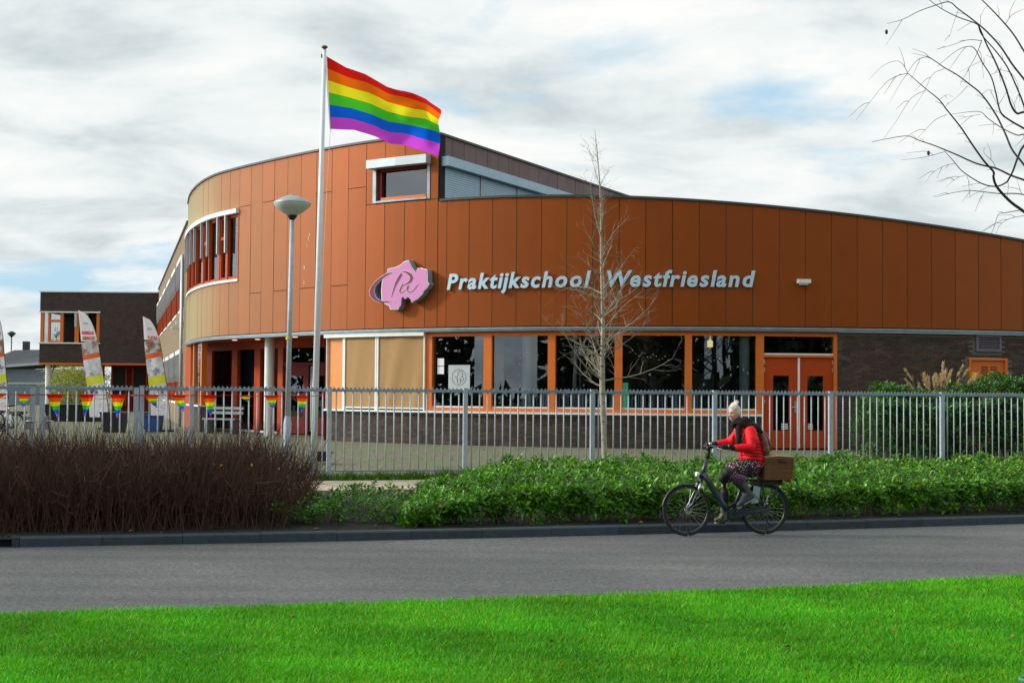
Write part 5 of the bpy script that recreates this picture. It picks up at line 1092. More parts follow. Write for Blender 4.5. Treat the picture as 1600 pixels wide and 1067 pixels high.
# weeds along the foot of the fence
n = 5200; x = np.concatenate([rg.uniform(-3.5, 1.0, 3600), rg.uniform(1, 12, 1600)]); off = rg.normal(0, .10, n); y = np.array([fenceY(q) for q in x]) + off - .06; dens = noise2(x * 3, y, 15)
hh = (.10 + .10 * np.clip(dens + .3, 0, 1)) * rg.uniform(.4, 1.4, n); br = rg.uniform(.35, .9, n); wd = blades('weeds', x, y, np.array([ground_z(a, c) for a, c in zip(x, y)]), hh, np.full(n, .011), 'grass_blade', None, rg, np.stack([br * 1.1, br * .62, br], 1), .8)
tag(wd, 'green weeds growing along the foot of the fence', 'weeds', kind='stuff')
n = 2600; x = rg.uniform(-5, 9, n); y = np.array([fenceY(q) for q in x]) + rg.uniform(.3, 8.5, n) ; kp = noise2(x * 1.3, y * 1.3, 18) > .16; x, y = x[kp], y[kp]; n = len(x); br = rg.uniform(.4, .9, n)
mo = blades('moss_tufts', x, y, np.array([ground_z(a, c) for a, c in zip(x, y)]), rg.uniform(.02, .07, n), np.full(n, .012), 'grass_blade', None, rg, np.stack([br * 1.1, br * .6, br], 1), .9); tag(mo, 'tufts of grass in the joints of the school yard', 'weeds', kind='stuff')
# fallen leaves on lawn and bed
leaf_me = None
for i in range(26):
    if i < 9: X_, Y_ = [(4.05, 11.6), (3.2, 11.8), (2.1, 11.0), (-3.9, 11.6), (-1.9, 12.3), (.3, 11.2), (4.7, 13.2), (3.6, 14.0), (1.2, 12.9)][i]; Z_ = .058
    else: X_ = random.uniform(-6.5, 7); Y_ = kerbY(X_) + random.uniform(.25, .55); Z_ = ground_z(X_, Y_) + .02
    if leaf_me is None:
        b = MB(); b.add([(0, 0, 0), (.03, .022, .012), (.075, 0, .004), (.03, -.022, .014), (.035, 0, .0)], [(0, 4, 1), (1, 4, 2), (2, 4, 3), (3, 4, 0)]); o = b.build('fallen_leaf', 'dead_leaf'); leaf_me = o.data
    else: o = link('fallen_leaf', leaf_me)
    o.location = (X_, Y_, Z_); o.rotation_euler = (random.uniform(-.4, .4), random.uniform(-.4, .4), random.uniform(0, 6.3)); tag(o, 'small dry brown leaf lying on the lawn' if i < 9 else 'small dry brown leaf lying on the soil behind the kerb', 'leaf', 'leaves on the lawn' if i < 9 else 'leaves on the planting bed')
# plume grass
pg = thing('plume_grass', 'pale feathery ornamental grass plumes rising above the tall hedge', 'ornamental grass', (9.4, 31.2, .56)); rg = np.random.default_rng(51); P = []; Vs = []; tn = []
heads = [(8.72, 2.50), (8.62, 2.28)] + [(rg.uniform(8.9, 9.3), rg.uniform(2.15, 2.42)) for _ in range(10)] + [(rg.uniform(9.3, 9.62), rg.uniform(2.3, 2.58)) for _ in range(12)] + [(9.45, 2.66), (9.68, 2.5), (9.82, 2.58), (9.95, 2.52), (10.1, 2.42), (10.22, 2.36), (9.75, 2.30)]
Cc, Dd = [], []
for (hx, hz_) in heads:
    yb_ = 31.0 + rg.uniform(-.1, .5); bx = 9.4 + (hx - 9.4) * .35; tip = np.array([hx, yb_, hz_ + .04]); ln_ = np.array([(hx - 9.35) * .35, 0, .30]); st_ = tip - ln_ * .75
    P.append(smooth_path([(bx, yb_ + .1, .6, .004), ((bx + st_[0]) / 2 - .02, yb_ + .05, 1.5, .0035), (*st_, .003), (*tip, .001)], 4))
    for k in range(70):
        t = rg.random(); Cc.append(st_ + (tip - st_) * t + rg.normal(0, .010, 3)); d = ln_ / np.linalg.norm(ln_) + rg.normal(0, .22, 3); Dd.append(d / np.linalg.norm(d))
V, Fq = twigs_mesh(P, 4); np_mesh('stalks', V, Fq, 'twig_pale', pg)
Cc, Dd = np.array(Cc), np.array(Dd); U = np.cross(Dd, rg.normal(0, 1, Dd.shape)); U /= np.linalg.norm(U, axis=1, keepdims=True); leaf_mesh('plumes', Cc, Dd, U, rg.uniform(.05, .10, len(Cc)), np.full(len(Cc), .010), 'plume', pg, np.tile(rg.uniform(.7, 1.3, (len(Cc), 1)), (1, 3)))['kind'] = 'stuff'
# ================================================================== yard furniture and background
mat('bench_grey', (0.16, 0.19, 0.20), .6); mat('blue_plastic', (0.02, 0.10, 0.32), .4); mat('shed_wall', (0.16, 0.20, 0.24), .7, var=(2, .2)); mat('roof_dark', (0.03, 0.036, 0.045), .7, var=(1, .3)); mat('bush_yellow', (0.42, 0.44, 0.03), .6, tint=True, trans=.3); mat('bush_dark', (0.03, 0.055, 0.02), .7, tint=True); mat('far_twig', (0.07, 0.06, 0.055), .9)
bn = thing('entrance_bench', 'grey bench standing in the shade of the entrance', 'bench', (-9.35, 46.0, .58)); a_ = -.62
for (z, dy_, h_) in ((1.05, 0, .05), (1.25, .22, .09), (1.40, .24, .09)): MB().box((-9.35 - .58 * 0 + dy_ * .58, 46 + dy_ * .81, z), (1.5, .35 if h_ < .06 else .05, h_), a_).build('seat' if h_ < .06 else 'back_slat', 'bench_grey', bn)
for s_ in (-.6, .6): MB().box((-9.35 + s_ * math.cos(a_), 46 + s_ * math.sin(a_), .8), (.07, .35, .46), a_).build('leg', 'bench_grey', bn)
def tub(label, x, y, w_, h_, m_, name='storage_tub', cat='tub'):
    t = thing(name, label, cat, (x, y, .58)); MB().add([(x - w_ * .42, y - w_ * .36, .58), (x + w_ * .42, y - w_ * .36, .58), (x + w_ * .42, y + w_ * .36, .58), (x - w_ * .42, y + w_ * .36, .58), (x - w_ * .5, y - w_ * .42, .58 + h_), (x + w_ * .5, y - w_ * .42, .58 + h_), (x + w_ * .5, y + w_ * .42, .58 + h_), (x - w_ * .5, y + w_ * .42, .58 + h_)], [(3, 2, 1, 0), (4, 5, 6, 7), (0, 1, 5, 4), (1, 2, 6, 5), (2, 3, 7, 6), (3, 0, 4, 7)]).build('body', m_, t)
    MB().box((x, y, .58 + h_ + .02), (w_ * 1.06, w_ * .92, .04)).build('lid', 'black_plastic', t)
tub('blue plastic tub with dark lid at the foot of the shorter banner', -11.9, 47.4, .55, .5, 'blue_plastic'); tub('blue plastic tub left of its twin near the shorter banner', -12.75, 50.5, .55, .55, 'blue_plastic')
tub('black planter box behind the gate post', -13.0, 46.6, .75, .62, 'black_plastic', 'planter_box', 'planter'); tub('long black planter behind the gate near the parked bicycle', -19.0, 62, 2.2, .7, 'black_plastic', 'planter_box', 'planter')
tub('black litter box standing just behind the fence right of the flagpole', -3.78, 28.6, .34, .16, 'black_plastic', 'litter_box', 'box')
def bush(name, label, x0, x1, y0, y1, z0, z1, n, ln, m_, seed, group=None, thing_=True):
    rg = np.random.default_rng(seed); h = thing(name, label, 'bush', ((x0 + x1) / 2, (y0 + y1) / 2, z0), group); c = np.array([(x0 + x1) / 2, (y0 + y1) / 2, (z0 + z1) / 2]); r = np.array([(x1 - x0) / 2, (y1 - y0) / 2, (z1 - z0) / 2])
    q = rg.normal(0, 1, (n, 3)); q /= np.linalg.norm(q, axis=1, keepdims=True); q *= rg.uniform(.35, 1.0, n)[:, None] * (1 + .25 * noise2(q[:, 0] * 3, q[:, 2] * 3 + q[:, 1], seed))[:, None]; C_ = c + q * r
    D = q * .5 + rg.normal(0, .6, (n, 3)) + [0, 0, .4]; D /= np.linalg.norm(D, axis=1, keepdims=True); U = np.cross(D, rg.normal(0, 1, (n, 3))); U /= np.linalg.norm(U, axis=1, keepdims=True); bb = rg.uniform(.4, 1.3, n)
    leaf_mesh('crown', C_, D, U, ln * rg.uniform(.6, 1.3, n), ln * .4 * np.ones(n), m_, h, np.stack([bb * rg.uniform(.7, 1.2, n), bb, bb], 1))['kind'] = 'stuff'
    P = []
    for i in range(14): e_ = c + q[i * 37] * r; P.append(np.array([[c[0] + rg.normal(0, .15), c[1], z0, .03], [*(np.array([c[0], c[1], z0]) * .4 + e_ * .6 + rg.normal(0, .08, 3)), .02], [*e_, .006]]))
    V, Fq = twigs_mesh(P, 5); np_mesh('trunk', V, Fq, 'stem_brown', h)
bush('yellow_bush', 'yellow green leafy bush seen under the dark brick block', -32.6, -27.6, 97, 100, .4, 4.0, 5200, .17, 'bush_yellow', 61); bush('dark_bush', 'darker green bush behind the column of the dark block', -28.0, -24.6, 97.5, 100, .4, 3.4, 3200, .17, 'bush_dark', 62)
shed = thing('far_shed', 'blue grey house with dark ridged roof behind the left fence', 'house', (-42, 122, .5))
MB().box((-41.5, 125, 2.0), (9, 8, 3.2)).build('wall', 'shed_wall', shed); b = MB(); b.add([(-46.4, 120.4, 3.5), (-36.5, 120.4, 4.3), (-36.5, 130, 4.3), (-46.4, 130, 3.5), (-43.4, 124, 5.3), (-37.4, 124, 5.45), (-37.4, 127, 5.45), (-43.4, 127, 5.3)], [(0, 1, 5, 4), (1, 2, 6, 5), (2, 3, 7, 6), (3, 0, 4, 7), (4, 5, 6, 7)]); rf = b.build('roof', 'roof_dark', shed)
for x_ in (-42.7, -39.6): MB().box((x_, 125, 5.6), (.5, .5, 1.0)).build('chimney', 'roof_dark', rf)
MB().box((-41.5, 120.96, 2.4), (8.8, .06, .16)).build('beam', 'shutter_grey', shed); b = MB(); b.hexa([(-46.4, 120.3, 3.45), (-36.5, 120.3, 4.25), (-36.5, 120.42, 4.25), (-46.4, 120.42, 3.45), (-46.4, 120.3, 3.68), (-36.5, 120.3, 4.48), (-36.5, 120.42, 4.48), (-46.4, 120.42, 3.68)]); b.build('fascia', 'shutter_grey', shed)
fl2 = thing('far_lamp', 'small distant street lamp above the rooftops at the far left', 'street lamp', (-49.3, 140, .5)); MB().tube([(-49.3, 140, .5), (-49.3, 140, 7.0)], .06, 6).build('pole', 'cap_dark', fl2); b = MB(); b.lathe((-49.3, 140, 7.0), [(.08, 0), (.42, .35), (.42, .42), (.05, .6)], 12); b.build('lantern', 'cap_dark', fl2)
def bare_wood(name, label, x0, x1, y0, y1, n, H, seed, m_='far_twig', rr=1.0):
    rg = np.random.default_rng(seed); P = []
    for i in range(n):
        x_, y_ = rg.uniform(x0, x1), rg.uniform(y0, y1); h_ = H * rg.uniform(.6, 1.1); P.append(np.array([[x_, y_, 0, .16 * rr], [x_ + rg.normal(0, .2), y_, h_ * .45, .11 * rr], [x_ + rg.normal(0, .4), y_, h_, .02 * rr]]))
        for k in range(26):
            z_ = rg.uniform(.18, .95) * h_; a = rg.uniform(0, 6.28); l = rg.uniform(.5, 1) * h_ * .38 * (1.1 - z_ / h_); p0 = np.array([x_, y_, z_]); d = np.array([math.cos(a), math.sin(a), .75]); e_ = p0 + d * l; P.append(np.array([[*p0, .045 * rr], [*((p0 + e_) / 2 + rg.normal(0, .15, 3)), .03 * rr], [*e_, .012 * rr]]))
            for _ in range(7): t = rg.uniform(.3, 1); q = p0 + d * l * t; P.append(np.array([[*q, .018 * rr], [*(q + (d * .5 + rg.normal(0, .6, 3) + [0, 0, .3]) * l * .45), .006 * rr]])) 
    V, Fq = twigs_mesh([p if len(p) > 2 else np.array([p[0], (p[0] + p[1]) / 2, p[1]]) for p in P], 3); tag(np_mesh(name, V, Fq, m_), label, 'trees', kind='stuff')
bare_wood('far_wood', 'hazy line of bare trees on the horizon at the far left', -85, -38, 150, 170, 26, 8.5, 71)
# ================================================================== bicycle, rider, basket, backpack (built facing +x at the origin, near side +y)
mat('bike_frame', (0.025, 0.038, 0.050), .32, metal=.3, spec=.6, coat=.3); mat('tyre', (0.014, 0.014, 0.014), .85); mat('rim', (0.10, 0.105, 0.11), .35, metal=.8); mat('chrome', (0.6, 0.6, 0.6), .25, metal=1.0)
mat('wicker', (0.19, 0.095, 0.034), .75, rand=.16, var=(30, .45)); mat('wicker_light', (0.46, 0.32, 0.14), .75, var=(30, .25)); mat('leather', (0.13, 0.032, 0.012), .42, var=(9, .25))
mat('jacket_red', (0.74, 0.008, 0.016), .6, spec=.2, var=(6, .08), bump=(9, .35, .02)); mat('knit_black', (0.010, 0.009, 0.011), .95, bump=(60, .6, .006)); mat('skin', (0.62, 0.34, 0.26), .5, var=(12, .06)); mat('hair_white', (0.54, 0.49, 0.41), .55, var=(60, .45), bump=(90, .9, .006)); mat('tights', (0.010, 0.008, 0.010), .7)
mat('boot_slate', (0.045, 0.055, 0.065), .6, var=(20, .2)); mat('boot_sole', (0.20, 0.22, 0.18), .7); mat('lips', (0.42, 0.08, 0.08), .5); mat('eye_dark', (0.02, 0.015, 0.012), .3); mat('laces', (0.35, 0.33, 0.25), .8); mat('shoe_olive', (0.09, 0.10, 0.055), .6); mat('lining_purple', (0.16, 0.05, 0.15), .6, var=(9, .4)); mat('sign_glow', (0.8, 0.8, 0.8), .3); mat('red_lens', (0.5, 0.01, 0.01), .3)
md = mat('skirt_dots', (0.030, 0.006, 0.012), .8); t = md.node_tree; bs = t.nodes['Principled BSDF']; tcx = t.nodes.new('ShaderNodeTexCoord'); vo = t.nodes.new('ShaderNodeTexVoronoi'); vo.inputs['Scale'].default_value = 38; t.links.new(tcx.outputs['Object'], vo.inputs['Vector'])
rp = t.nodes.new('ShaderNodeMapRange'); rp.inputs[1].default_value = .30; rp.inputs[2].default_value = .22; t.links.new(vo.outputs['Distance'], rp.inputs[0]); mi = t.nodes.new('ShaderNodeMix'); mi.data_type = 'RGBA'; mi.inputs[6].default_value = (.030, .006, .012, 1); mi.inputs[7].default_value = (.75, .66, .66, 1); t.links.new(rp.outputs[0], mi.inputs['Factor']); t.links.new(mi.outputs[2], bs.inputs['Base Color'])
def fuse(b, name, m, parent, voxel, it=4, fac=.5):
    o = b.build(name, m, parent); r = o.modifiers.new('r', 'REMESH'); r.mode = 'VOXEL'; r.voxel_size = voxel; r.use_smooth_shade = True; s_ = o.modifiers.new('s', 'SMOOTH'); s_.factor = fac; s_.iterations = it
    dg = bpy.context.evaluated_depsgraph_get(); me = bpy.data.meshes.new_from_object(o.evaluated_get(dg)); o.modifiers.clear(); o.data = me
    if not me.materials: me.materials.append(MATS[m])
    return o
def chain(b, pts, rad, n=14):
    b.tube(pts, rad, n)
    for p, r in zip(pts, rad): b.ball(p, r * .995, n, 8)
    return b
def circ(c, R, n=48, a0=0, a1=2 * PI): return [(c[0] + R * math.cos(a), c[1], c[2] + R * math.sin(a)) for a in np.linspace(a0, a1, n)]
bike = thing('bicycle', 'dark grey step through bicycle ridden along the kerb', 'bicycle', (0, 0, 0))
FH, RH, WR = (.592, 0, .362), (-.592, 0, .362), .362
def wheel(c):
    b = MB(); b.tube(circ(c, WR - .021, 49)[:-1], .021, 10, closed=True); w_ = b.build('wheel', 'tyre', bike)
    b = MB(); b.tube(circ(c, WR - .048, 49)[:-1], .0105, 8, closed=True); b.build('rim', 'rim', w_)
    b = MB(); b.tube([(c[0], -.045, c[2]), (c[0], .045, c[2])], .024, 12); b.build('hub', 'rim', w_)
    b = MB()
    for i in range(32):
        a = 2 * PI * i / 32; s_ = 1 if i % 2 else -1; b.tube([(c[0] + .024 * math.cos(a + .5 * s_), .035 * s_, c[2] + .024 * math.sin(a + .5 * s_)), (c[0] + (WR - .055) * math.cos(a), 0, c[2] + (WR - .055) * math.sin(a))], .0013, 3)
    b.build('spokes', 'chrome', w_)['kind'] = 'stuff'
    return w_
w1 = wheel(FH); w2 = wheel(RH)
b = MB(); b.tube([(FH[0], .05, FH[2]), (FH[0], .056, FH[2])], .055, 20); b.build('brake_disc', 'chrome', w1)
b = MB(); b.tube([(RH[0], .05, RH[2]), (RH[0], .07, RH[2])], .05, 18); b.build('gear_cluster', 'rim', w2)
BBk = (-.095, 0, .30); HT0, HT1 = (.378, 0, .80), (.285, 0, 1.08)
b = MB(); b.tube([HT0, HT1], .030, 14); b.tube([(.345, 0, .88), (.24, 0, .72), (.06, 0, .44), (-.055, 0, .325)], [.040, .044, .046, .046], 14); b.tube([BBk, (-.20, 0, .58), (-.285, 0, .80)], [.024, .021, .018], 12); b.tube([(-.03, 0, .40), (-.16, 0, .47)], .016, 10)
for s_ in (-1, 1): b.tube([(-.10, .03 * s_, .30), (-.36, .055 * s_, .32), (RH[0], .07 * s_, RH[2])], .014, 8); b.tube([(-.26, .02 * s_, .72), (-.42, .055 * s_, .56), (RH[0], .07 * s_, RH[2])], .010, 8)
b.build('frame', 'bike_frame', bike)
b = MB(); b.box((-.095, 0, .295), (.20, .11, .15)); b.tube([(-.095, -.07, .30), (-.095, .07, .30)], .075, 18); b.build('motor', 'black_plastic', bike)
b = MB()
for s_ in (-1, 1): b.tube([(.39, .055 * s_, .765), (.455, .06 * s_, .60), (.53, .06 * s_, .455), (FH[0], .06 * s_, FH[2])], [.019, .018, .014, .011], 10)
b.tube([(.39, -.06, .775), (.39, .06, .775)], .022, 10); b.build('fork', 'bike_frame', bike)
b = MB()
for s_ in (-1, 1): b.tube([(.405, .058 * s_, .735), (.452, .0605 * s_, .605)], .0205, 10)
b.build('fork_sleeve', 'chrome', bike)
b = MB(); b.tube([HT1, (.255, 0, 1.18), (.27, 0, 1.245)], [.024, .021, .019], 12); b.tube([(.27, 0, 1.19), (.27, 0, 1.26)], .028, 12); b.build('stem', 'black_plastic', bike)
b = MB(); hb = []
for s_ in (-1, 1): b.tube([(.275, 0, 1.25), (.285, .10 * s_, 1.262), (.245, .20 * s_, 1.262), (.155, .265 * s_, 1.250), (.055, .30 * s_, 1.24)], .0115, 10)
hbo = b.build('handlebar', 'black_plastic', bike)
for s_ in (-1, 1):
    b = MB(); b.tube([(.175, .255 * s_, 1.252), (.055, .30 * s_, 1.24)], .0165, 10); b.build('grip', 'knit_black', hbo)
    b = MB(); b.tube([(.225, .222 * s_, 1.255), (.235, .25 * s_, 1.235), (.15, .305 * s_, 1.205), (.11, .32 * s_, 1.20)], .0055, 6); b.build('brake_lever', 'chrome', hbo)
b = MB(); b.ball((.27, .07, 1.29), (.026, .026, .02), 12, 8); b.build('bell', 'chrome', hbo); b = MB(); b.box((.285, 0, 1.29), (.03, .075, .045)); b.build('display', 'black_plastic', hbo)
b = MB(); b.tube([(.40, 0, .865), (.455, 0, .865)], [.022, .034], 14); b.build('front_light', 'sign_glow', bike)
def guard(c, a0, a1, nm):
    b = MB(); V = []; n = 26
    for a in np.linspace(a0, a1, n):
        for k in (-1, 0, 1): R = WR + .018 - (.008 if k else 0); V.append((c[0] + R * math.cos(a), .026 * k, c[2] + R * math.sin(a)))
        for k in (1, 0, -1): R = WR + .015 - (.008 if k else 0); V.append((c[0] + R * math.cos(a), .026 * k, c[2] + R * math.sin(a)))
    b.add(V, [(i * 6 + j, i * 6 + (j + 1) % 6, (i + 1) * 6 + (j + 1) % 6, (i + 1) * 6 + j) for i in range(n - 1) for j in range(6)], True); b.build(nm, 'black_plastic', bike)
guard(FH, .18, 2.25, 'mudguard'); guard(RH, .85, 3.35, 'mudguard')
b = MB(); b.tube([(RH[0] - WR * .68, .03, RH[2] + WR * .75), (RH[0] - WR - .06, .0, RH[2] + .05)], .006, 5); b.build('mudguard_tail', 'bike_frame', bike)
b = MB()
for s_ in (-1, 1): b.tube([(-.30, .06 * s_, .775), (-.95, .07 * s_, .775)], .008, 8); b.tube([(-.82, .07 * s_, .77), (RH[0], .075 * s_, RH[2] + .03)], .007, 8); b.tube([(-.52, .07 * s_, .77), (RH[0], .075 * s_, RH[2] + .03)], .007, 8)
for x_ in (-.35, -.5, -.65, -.8, -.95): b.tube([(x_, -.065, .775), (x_, .065, .775)], .007, 6)
b.build('carrier', 'black_plastic', bike)
b = MB(); b.box((-.62, 0, .735), (.46, .11, .065)); b.build('battery', 'black_plastic', bike); b = MB(); b.box((-.975, 0, .755), (.025, .09, .04)); b.build('rear_light', 'red_lens', bike)
b = MB(); b.hexa([(-.02, .052, .24), (-.60, .058, .32), (-.60, .066, .32), (-.02, .075, .24), (-.02, .052, .37), (-.60, .058, .40), (-.60, .066, .40), (-.02, .075, .37)]); b.build('chain_guard', 'bike_frame', bike)
PN_ = (-.205, .15, .435); PF_ = (.015, -.15, .165)
b = MB(); b.tube([(BBk[0], .085, BBk[2]), (PN_[0], .10, PN_[2])], [.014, .011], 8); b.tube([(BBk[0], -.085, BBk[2]), (PF_[0], -.10, PF_[2])], [.014, .011], 8); cr = b.build('cranks', 'bike_frame', bike)
for q in (PN_, PF_): b = MB(); b.box((q[0], q[1] + (.0), q[2]), (.085, .095, .022)); b.build('pedal', 'black_plastic', cr)
b = MB(); b.ball((-.40, 0, .945), (.145, .10, .035), 18, 8); b.ball((-.27, 0, .94), (.09, .035, .028), 14, 7); b.build('saddle', 'black_plastic', bike); b = MB(); b.tube([(-.27, 0, .76), (-.355, 0, .93)], .0135, 10); b.build('seat_post', 'chrome', bike)
b = MB(); b.tube([(-.50, .05, .30), (-.66, .10, .12)], .009, 6); b.build('kickstand', 'black_plastic', bike)
mat('coat_guard', (0.30, 0.38, 0.42), .35, spec=.6); b = MB(); b.hexa([(-.36, .055, .44), (-.47, .062, .46), (-.47, .066, .46), (-.36, .059, .44), (-.40, .055, .70), (-.50, .062, .68), (-.50, .066, .68), (-.40, .059, .70)]); b.build('coat_guard', 'coat_guard', bike)
# ---- wicker basket with stakes and woven rows
bsk = thing('wicker_basket', 'brown wicker basket with lid strapped on the bicycle carrier', 'basket', (0, 0, 0)); x0_, x1_, y0_, y1_, z0_, z1_ = -.975, -.52, -.16, .16, .79, 1.085
def rect(k, g=0): 
    fl_ = 1 + .06 * k; cx_ = (x0_ + x1_) / 2; hx = (x1_ - x0_) / 2 * fl_ * .94 + g; hy = (y1_) * fl_ * .94 + g; return cx_, hx, hy
nr = 15
for r in range(nr):
    k = r / (nr - 1); cx_, hx, hy = rect(k); z = z0_ + (z1_ - z0_) * k; pts = []; per = [(-hx, -hy), (hx, -hy), (hx, hy), (-hx, hy)]; m_ = 0
    for e in range(4):
        a, c = per[e], per[(e + 1) % 4]; ns = 22 if e % 2 == 0 else 14
        for i in range(ns): t_ = i / ns; w_ = .009 * math.cos(PI * (m_) + PI * r); m_ += 1; nx_, ny_ = ((0, -1), (1, 0), (0, 1), (-1, 0))[e]; pts.append((cx_ + a[0] + (c[0] - a[0]) * t_ + nx_ * w_, a[1] + (c[1] - a[1]) * t_ + ny_ * w_, z))
    b = MB(); b.tube(pts, .0100, 5, closed=True); b.build('woven_row', 'wicker', bsk)
b = MB()
for e in range(4):
    for i in range(0, 22 if e % 2 == 0 else 14):
        q = []
        for k in (0, .5, 1):
            cx_, hx, hy = rect(k); per = [(-hx, -hy), (hx, -hy), (hx, hy), (-hx, hy)]; a, c = per[e], per[(e + 1) % 4]; t_ = (i + .5) / (22 if e % 2 == 0 else 14); q.append((cx_ + a[0] + (c[0] - a[0]) * t_, a[1] + (c[1] - a[1]) * t_, z0_ + (z1_ - z0_) * k))
        b.tube(q, .0055, 4)
b.build('stakes', 'wicker', bsk)['kind'] = 'stuff'
cx_, hx, hy = rect(.5); b = MB(); b.box((cx_, 0, z0_ + .01), (2 * hx - .02, 2 * hy - .02, .015)); b.box((cx_, 0, (z0_ + z1_) / 2), (2 * hx - .03, 2 * hy - .03, z1_ - z0_ - .03)); b.build('inner_wall', 'stem_brown', bsk)
lid = MB(); cx_, hx, hy = rect(1)
for i in range(17): yy = -hy + 2 * hy * (i + .5) / 17; lid.tube([(cx_ - hx - .01, yy, z1_ + .018), (cx_, yy, z1_ + .034 + .004 * math.sin(i * 2.3)), (cx_ + hx + .01, yy, z1_ + .018)], .0105, 5)
lid.build('lid', 'wicker_light', bsk)
b = MB(); b.tube([(cx_ + .03, hy + .012, z1_ - .02), (cx_ - .10, hy + .03, z1_ - .035), (cx_ - .10, hy + .03, z1_ - .05), (cx_ + .03, hy + .012, z1_ - .05)], .010, 6); b.build('strap', 'stem_brown', bsk)
b = MB()
for i in range(9): a = random.uniform(0, 6.28); b.tube([(cx_ + random.uniform(-.15, .2), random.uniform(-.1, .1), z1_ + .03), (cx_ + random.uniform(-.15, .22), random.uniform(-.1, .1), z1_ + random.uniform(.04, .075))], .004, 4)
b.build('loose_cane', 'wicker_light', bsk)
# ---- rider
rid = thing('person', 'person in red jacket, black scarf and dotted skirt riding the bicycle', 'person', (0, 0, 0))
HIP = (-.385, 0, 1.03); CH = (-.33, 0, 1.33); UC = (-.285, 0, 1.455); NB = (-.235, 0, 1.53); NT = (-.175, 0, 1.615)
SN, SF = (-.30, .165, 1.455), (-.30, -.165, 1.455); EN, EF = (-.245, .285, 1.245), (-.17, -.27, 1.29); WN, WF = (.01, .275, 1.235), (.025, -.275, 1.275); HN, HF = (.09, .285, 1.262), (.09, -.285, 1.268)
KN, KF = (.03, .12, .885), (-.005, -.11, .80); AN, AF = (-.268, .14, .60), (-.035, -.13, .285); TN, TF = (-.165, .15, .475), (.07, -.145, .20)
HC = Vector((-.125, .004, 1.715)); HM = Matrix.Rotation(math.radians(24), 3, 'Z') @ Matrix.Rotation(math.radians(6), 3, 'Y')
def hp(x_, y_, z_): q = HM @ Vector((x_, y_, z_)); return (HC.x + q.x, HC.y + q.y, HC.z + q.z)
b = MB()
chain(b, [HIP, CH, UC], [.135, .125, .11]); chain(b, [UC, NB, NT], [.09, .05, .046]); chain(b, [(-.37, .085, 1.0), KN, AN, TN], [.06, .030, .022, .018]); chain(b, [(-.37, -.085, 1.0), KF, AF, TF], [.06, .030, .022, .018]); chain(b, [SN, EN, WN, HN], [.058, .042, .028, .022]); chain(b, [SF, EF, WF, HF], [.058, .042, .028, .022])
# head: skull, jaw, nose, brow, ears
V = []; nu, nv = 40, 30
for i in range(nv + 1):
    ph = PI * i / nv; z_ = math.cos(ph)
    for j in range(nu):
        th_ = 2 * PI * j / nu; cx2, cy2 = math.cos(th_) * math.sin(ph), math.sin(th_) * math.sin(ph)
        rx = .098 if cx2 < 0 else .092; w_ = .074; hz2 = .128
        if z_ < -.1: k = min(1, (-.1 - z_) / .9); w_ *= 1 - .30 * k; rx *= (1 + .02 * k) if cx2 > 0 else 1 - .35 * k
        X_, Y_, Z_ = cx2 * rx, cy2 * w_, z_ * hz2
        if cx2 > 0:
            f_ = math.exp(-(Y_ / .014) ** 2)
            X_ += .024 * f_ * math.exp(-((Z_ + .022) / .020) ** 2) + .010 * f_ * math.exp(-((Z_ - .008) / .022) ** 2)          # nose
            for s_ in (-1, 1): X_ -= .012 * math.exp(-((Y_ - .031 * s_) / .015) ** 2 - ((Z_ - .012) / .012) ** 2); X_ += .006 * math.exp(-((Y_ - .040 * s_) / .02) ** 2 - ((Z_ + .03) / .02) ** 2)
            X_ += .007 * math.exp(-(Y_ / .05) ** 2 - ((Z_ - .034) / .012) ** 2) + .007 * math.exp(-(Y_ / .022) ** 2 - ((Z_ + .062) / .008) ** 2) - .007 * math.exp(-(Y_ / .03) ** 2 - ((Z_ + .078) / .007) ** 2) + .012 * math.exp(-(Y_ / .025) ** 2 - ((Z_ + .102) / .016) ** 2)
        V.append(hp(X_, Y_, Z_))
b.add(V, [(i * nu + j, (i + 1) * nu + j, (i + 1) * nu + (j + 1) % nu, i * nu + (j + 1) % nu) for i in range(nv) for j in range(nu)], True)
for s_ in (-1, 1): b.ball(hp(-.012, .076 * s_, -.005), (.018, .010, .030), 12, 8, HM)
fuse(b, 'body', 'skin', rid, .0055, 2, .4)
for s_ in (-1, 1):
    e_ = MB(); e_.ball(hp(.078, .031 * s_, .012), .0095, 10, 7); eo = e_.build('eye', 'sign_white', rid); e_ = MB(); e_.ball(hp(.0855, .0315 * s_, .012), .0048, 8, 6); e_.build('iris', 'eye_dark', eo)
    e_ = MB(); e_.tube([hp(.082, .014 * s_, .034), hp(.083, .030 * s_, .039), hp(.074, .048 * s_, .033)], .0032, 5); e_.build('eyebrow', 'hair_white', rid)
    e_ = MB(); e_.tube([hp(.087, .020 * s_, .019), hp(.0895, .031 * s_, .022), hp(.082, .043 * s_, .017)], .0028, 5); e_.build('eyelid', 'stem_brown', rid)
e_ = MB(); e_.tube([hp(.079, -.024, -.068), hp(.094, -.009, -.071), hp(.094, .009, -.071), hp(.079, .024, -.068)], .0055, 6); e_.build('lips', 'lips', rid); e_ = MB(); e_.tube([hp(.084, -.016, -.0665), hp(.0965, 0, -.069), hp(.084, .016, -.0665)], .0035, 5); e_.build('teeth', 'sign_white', rid)
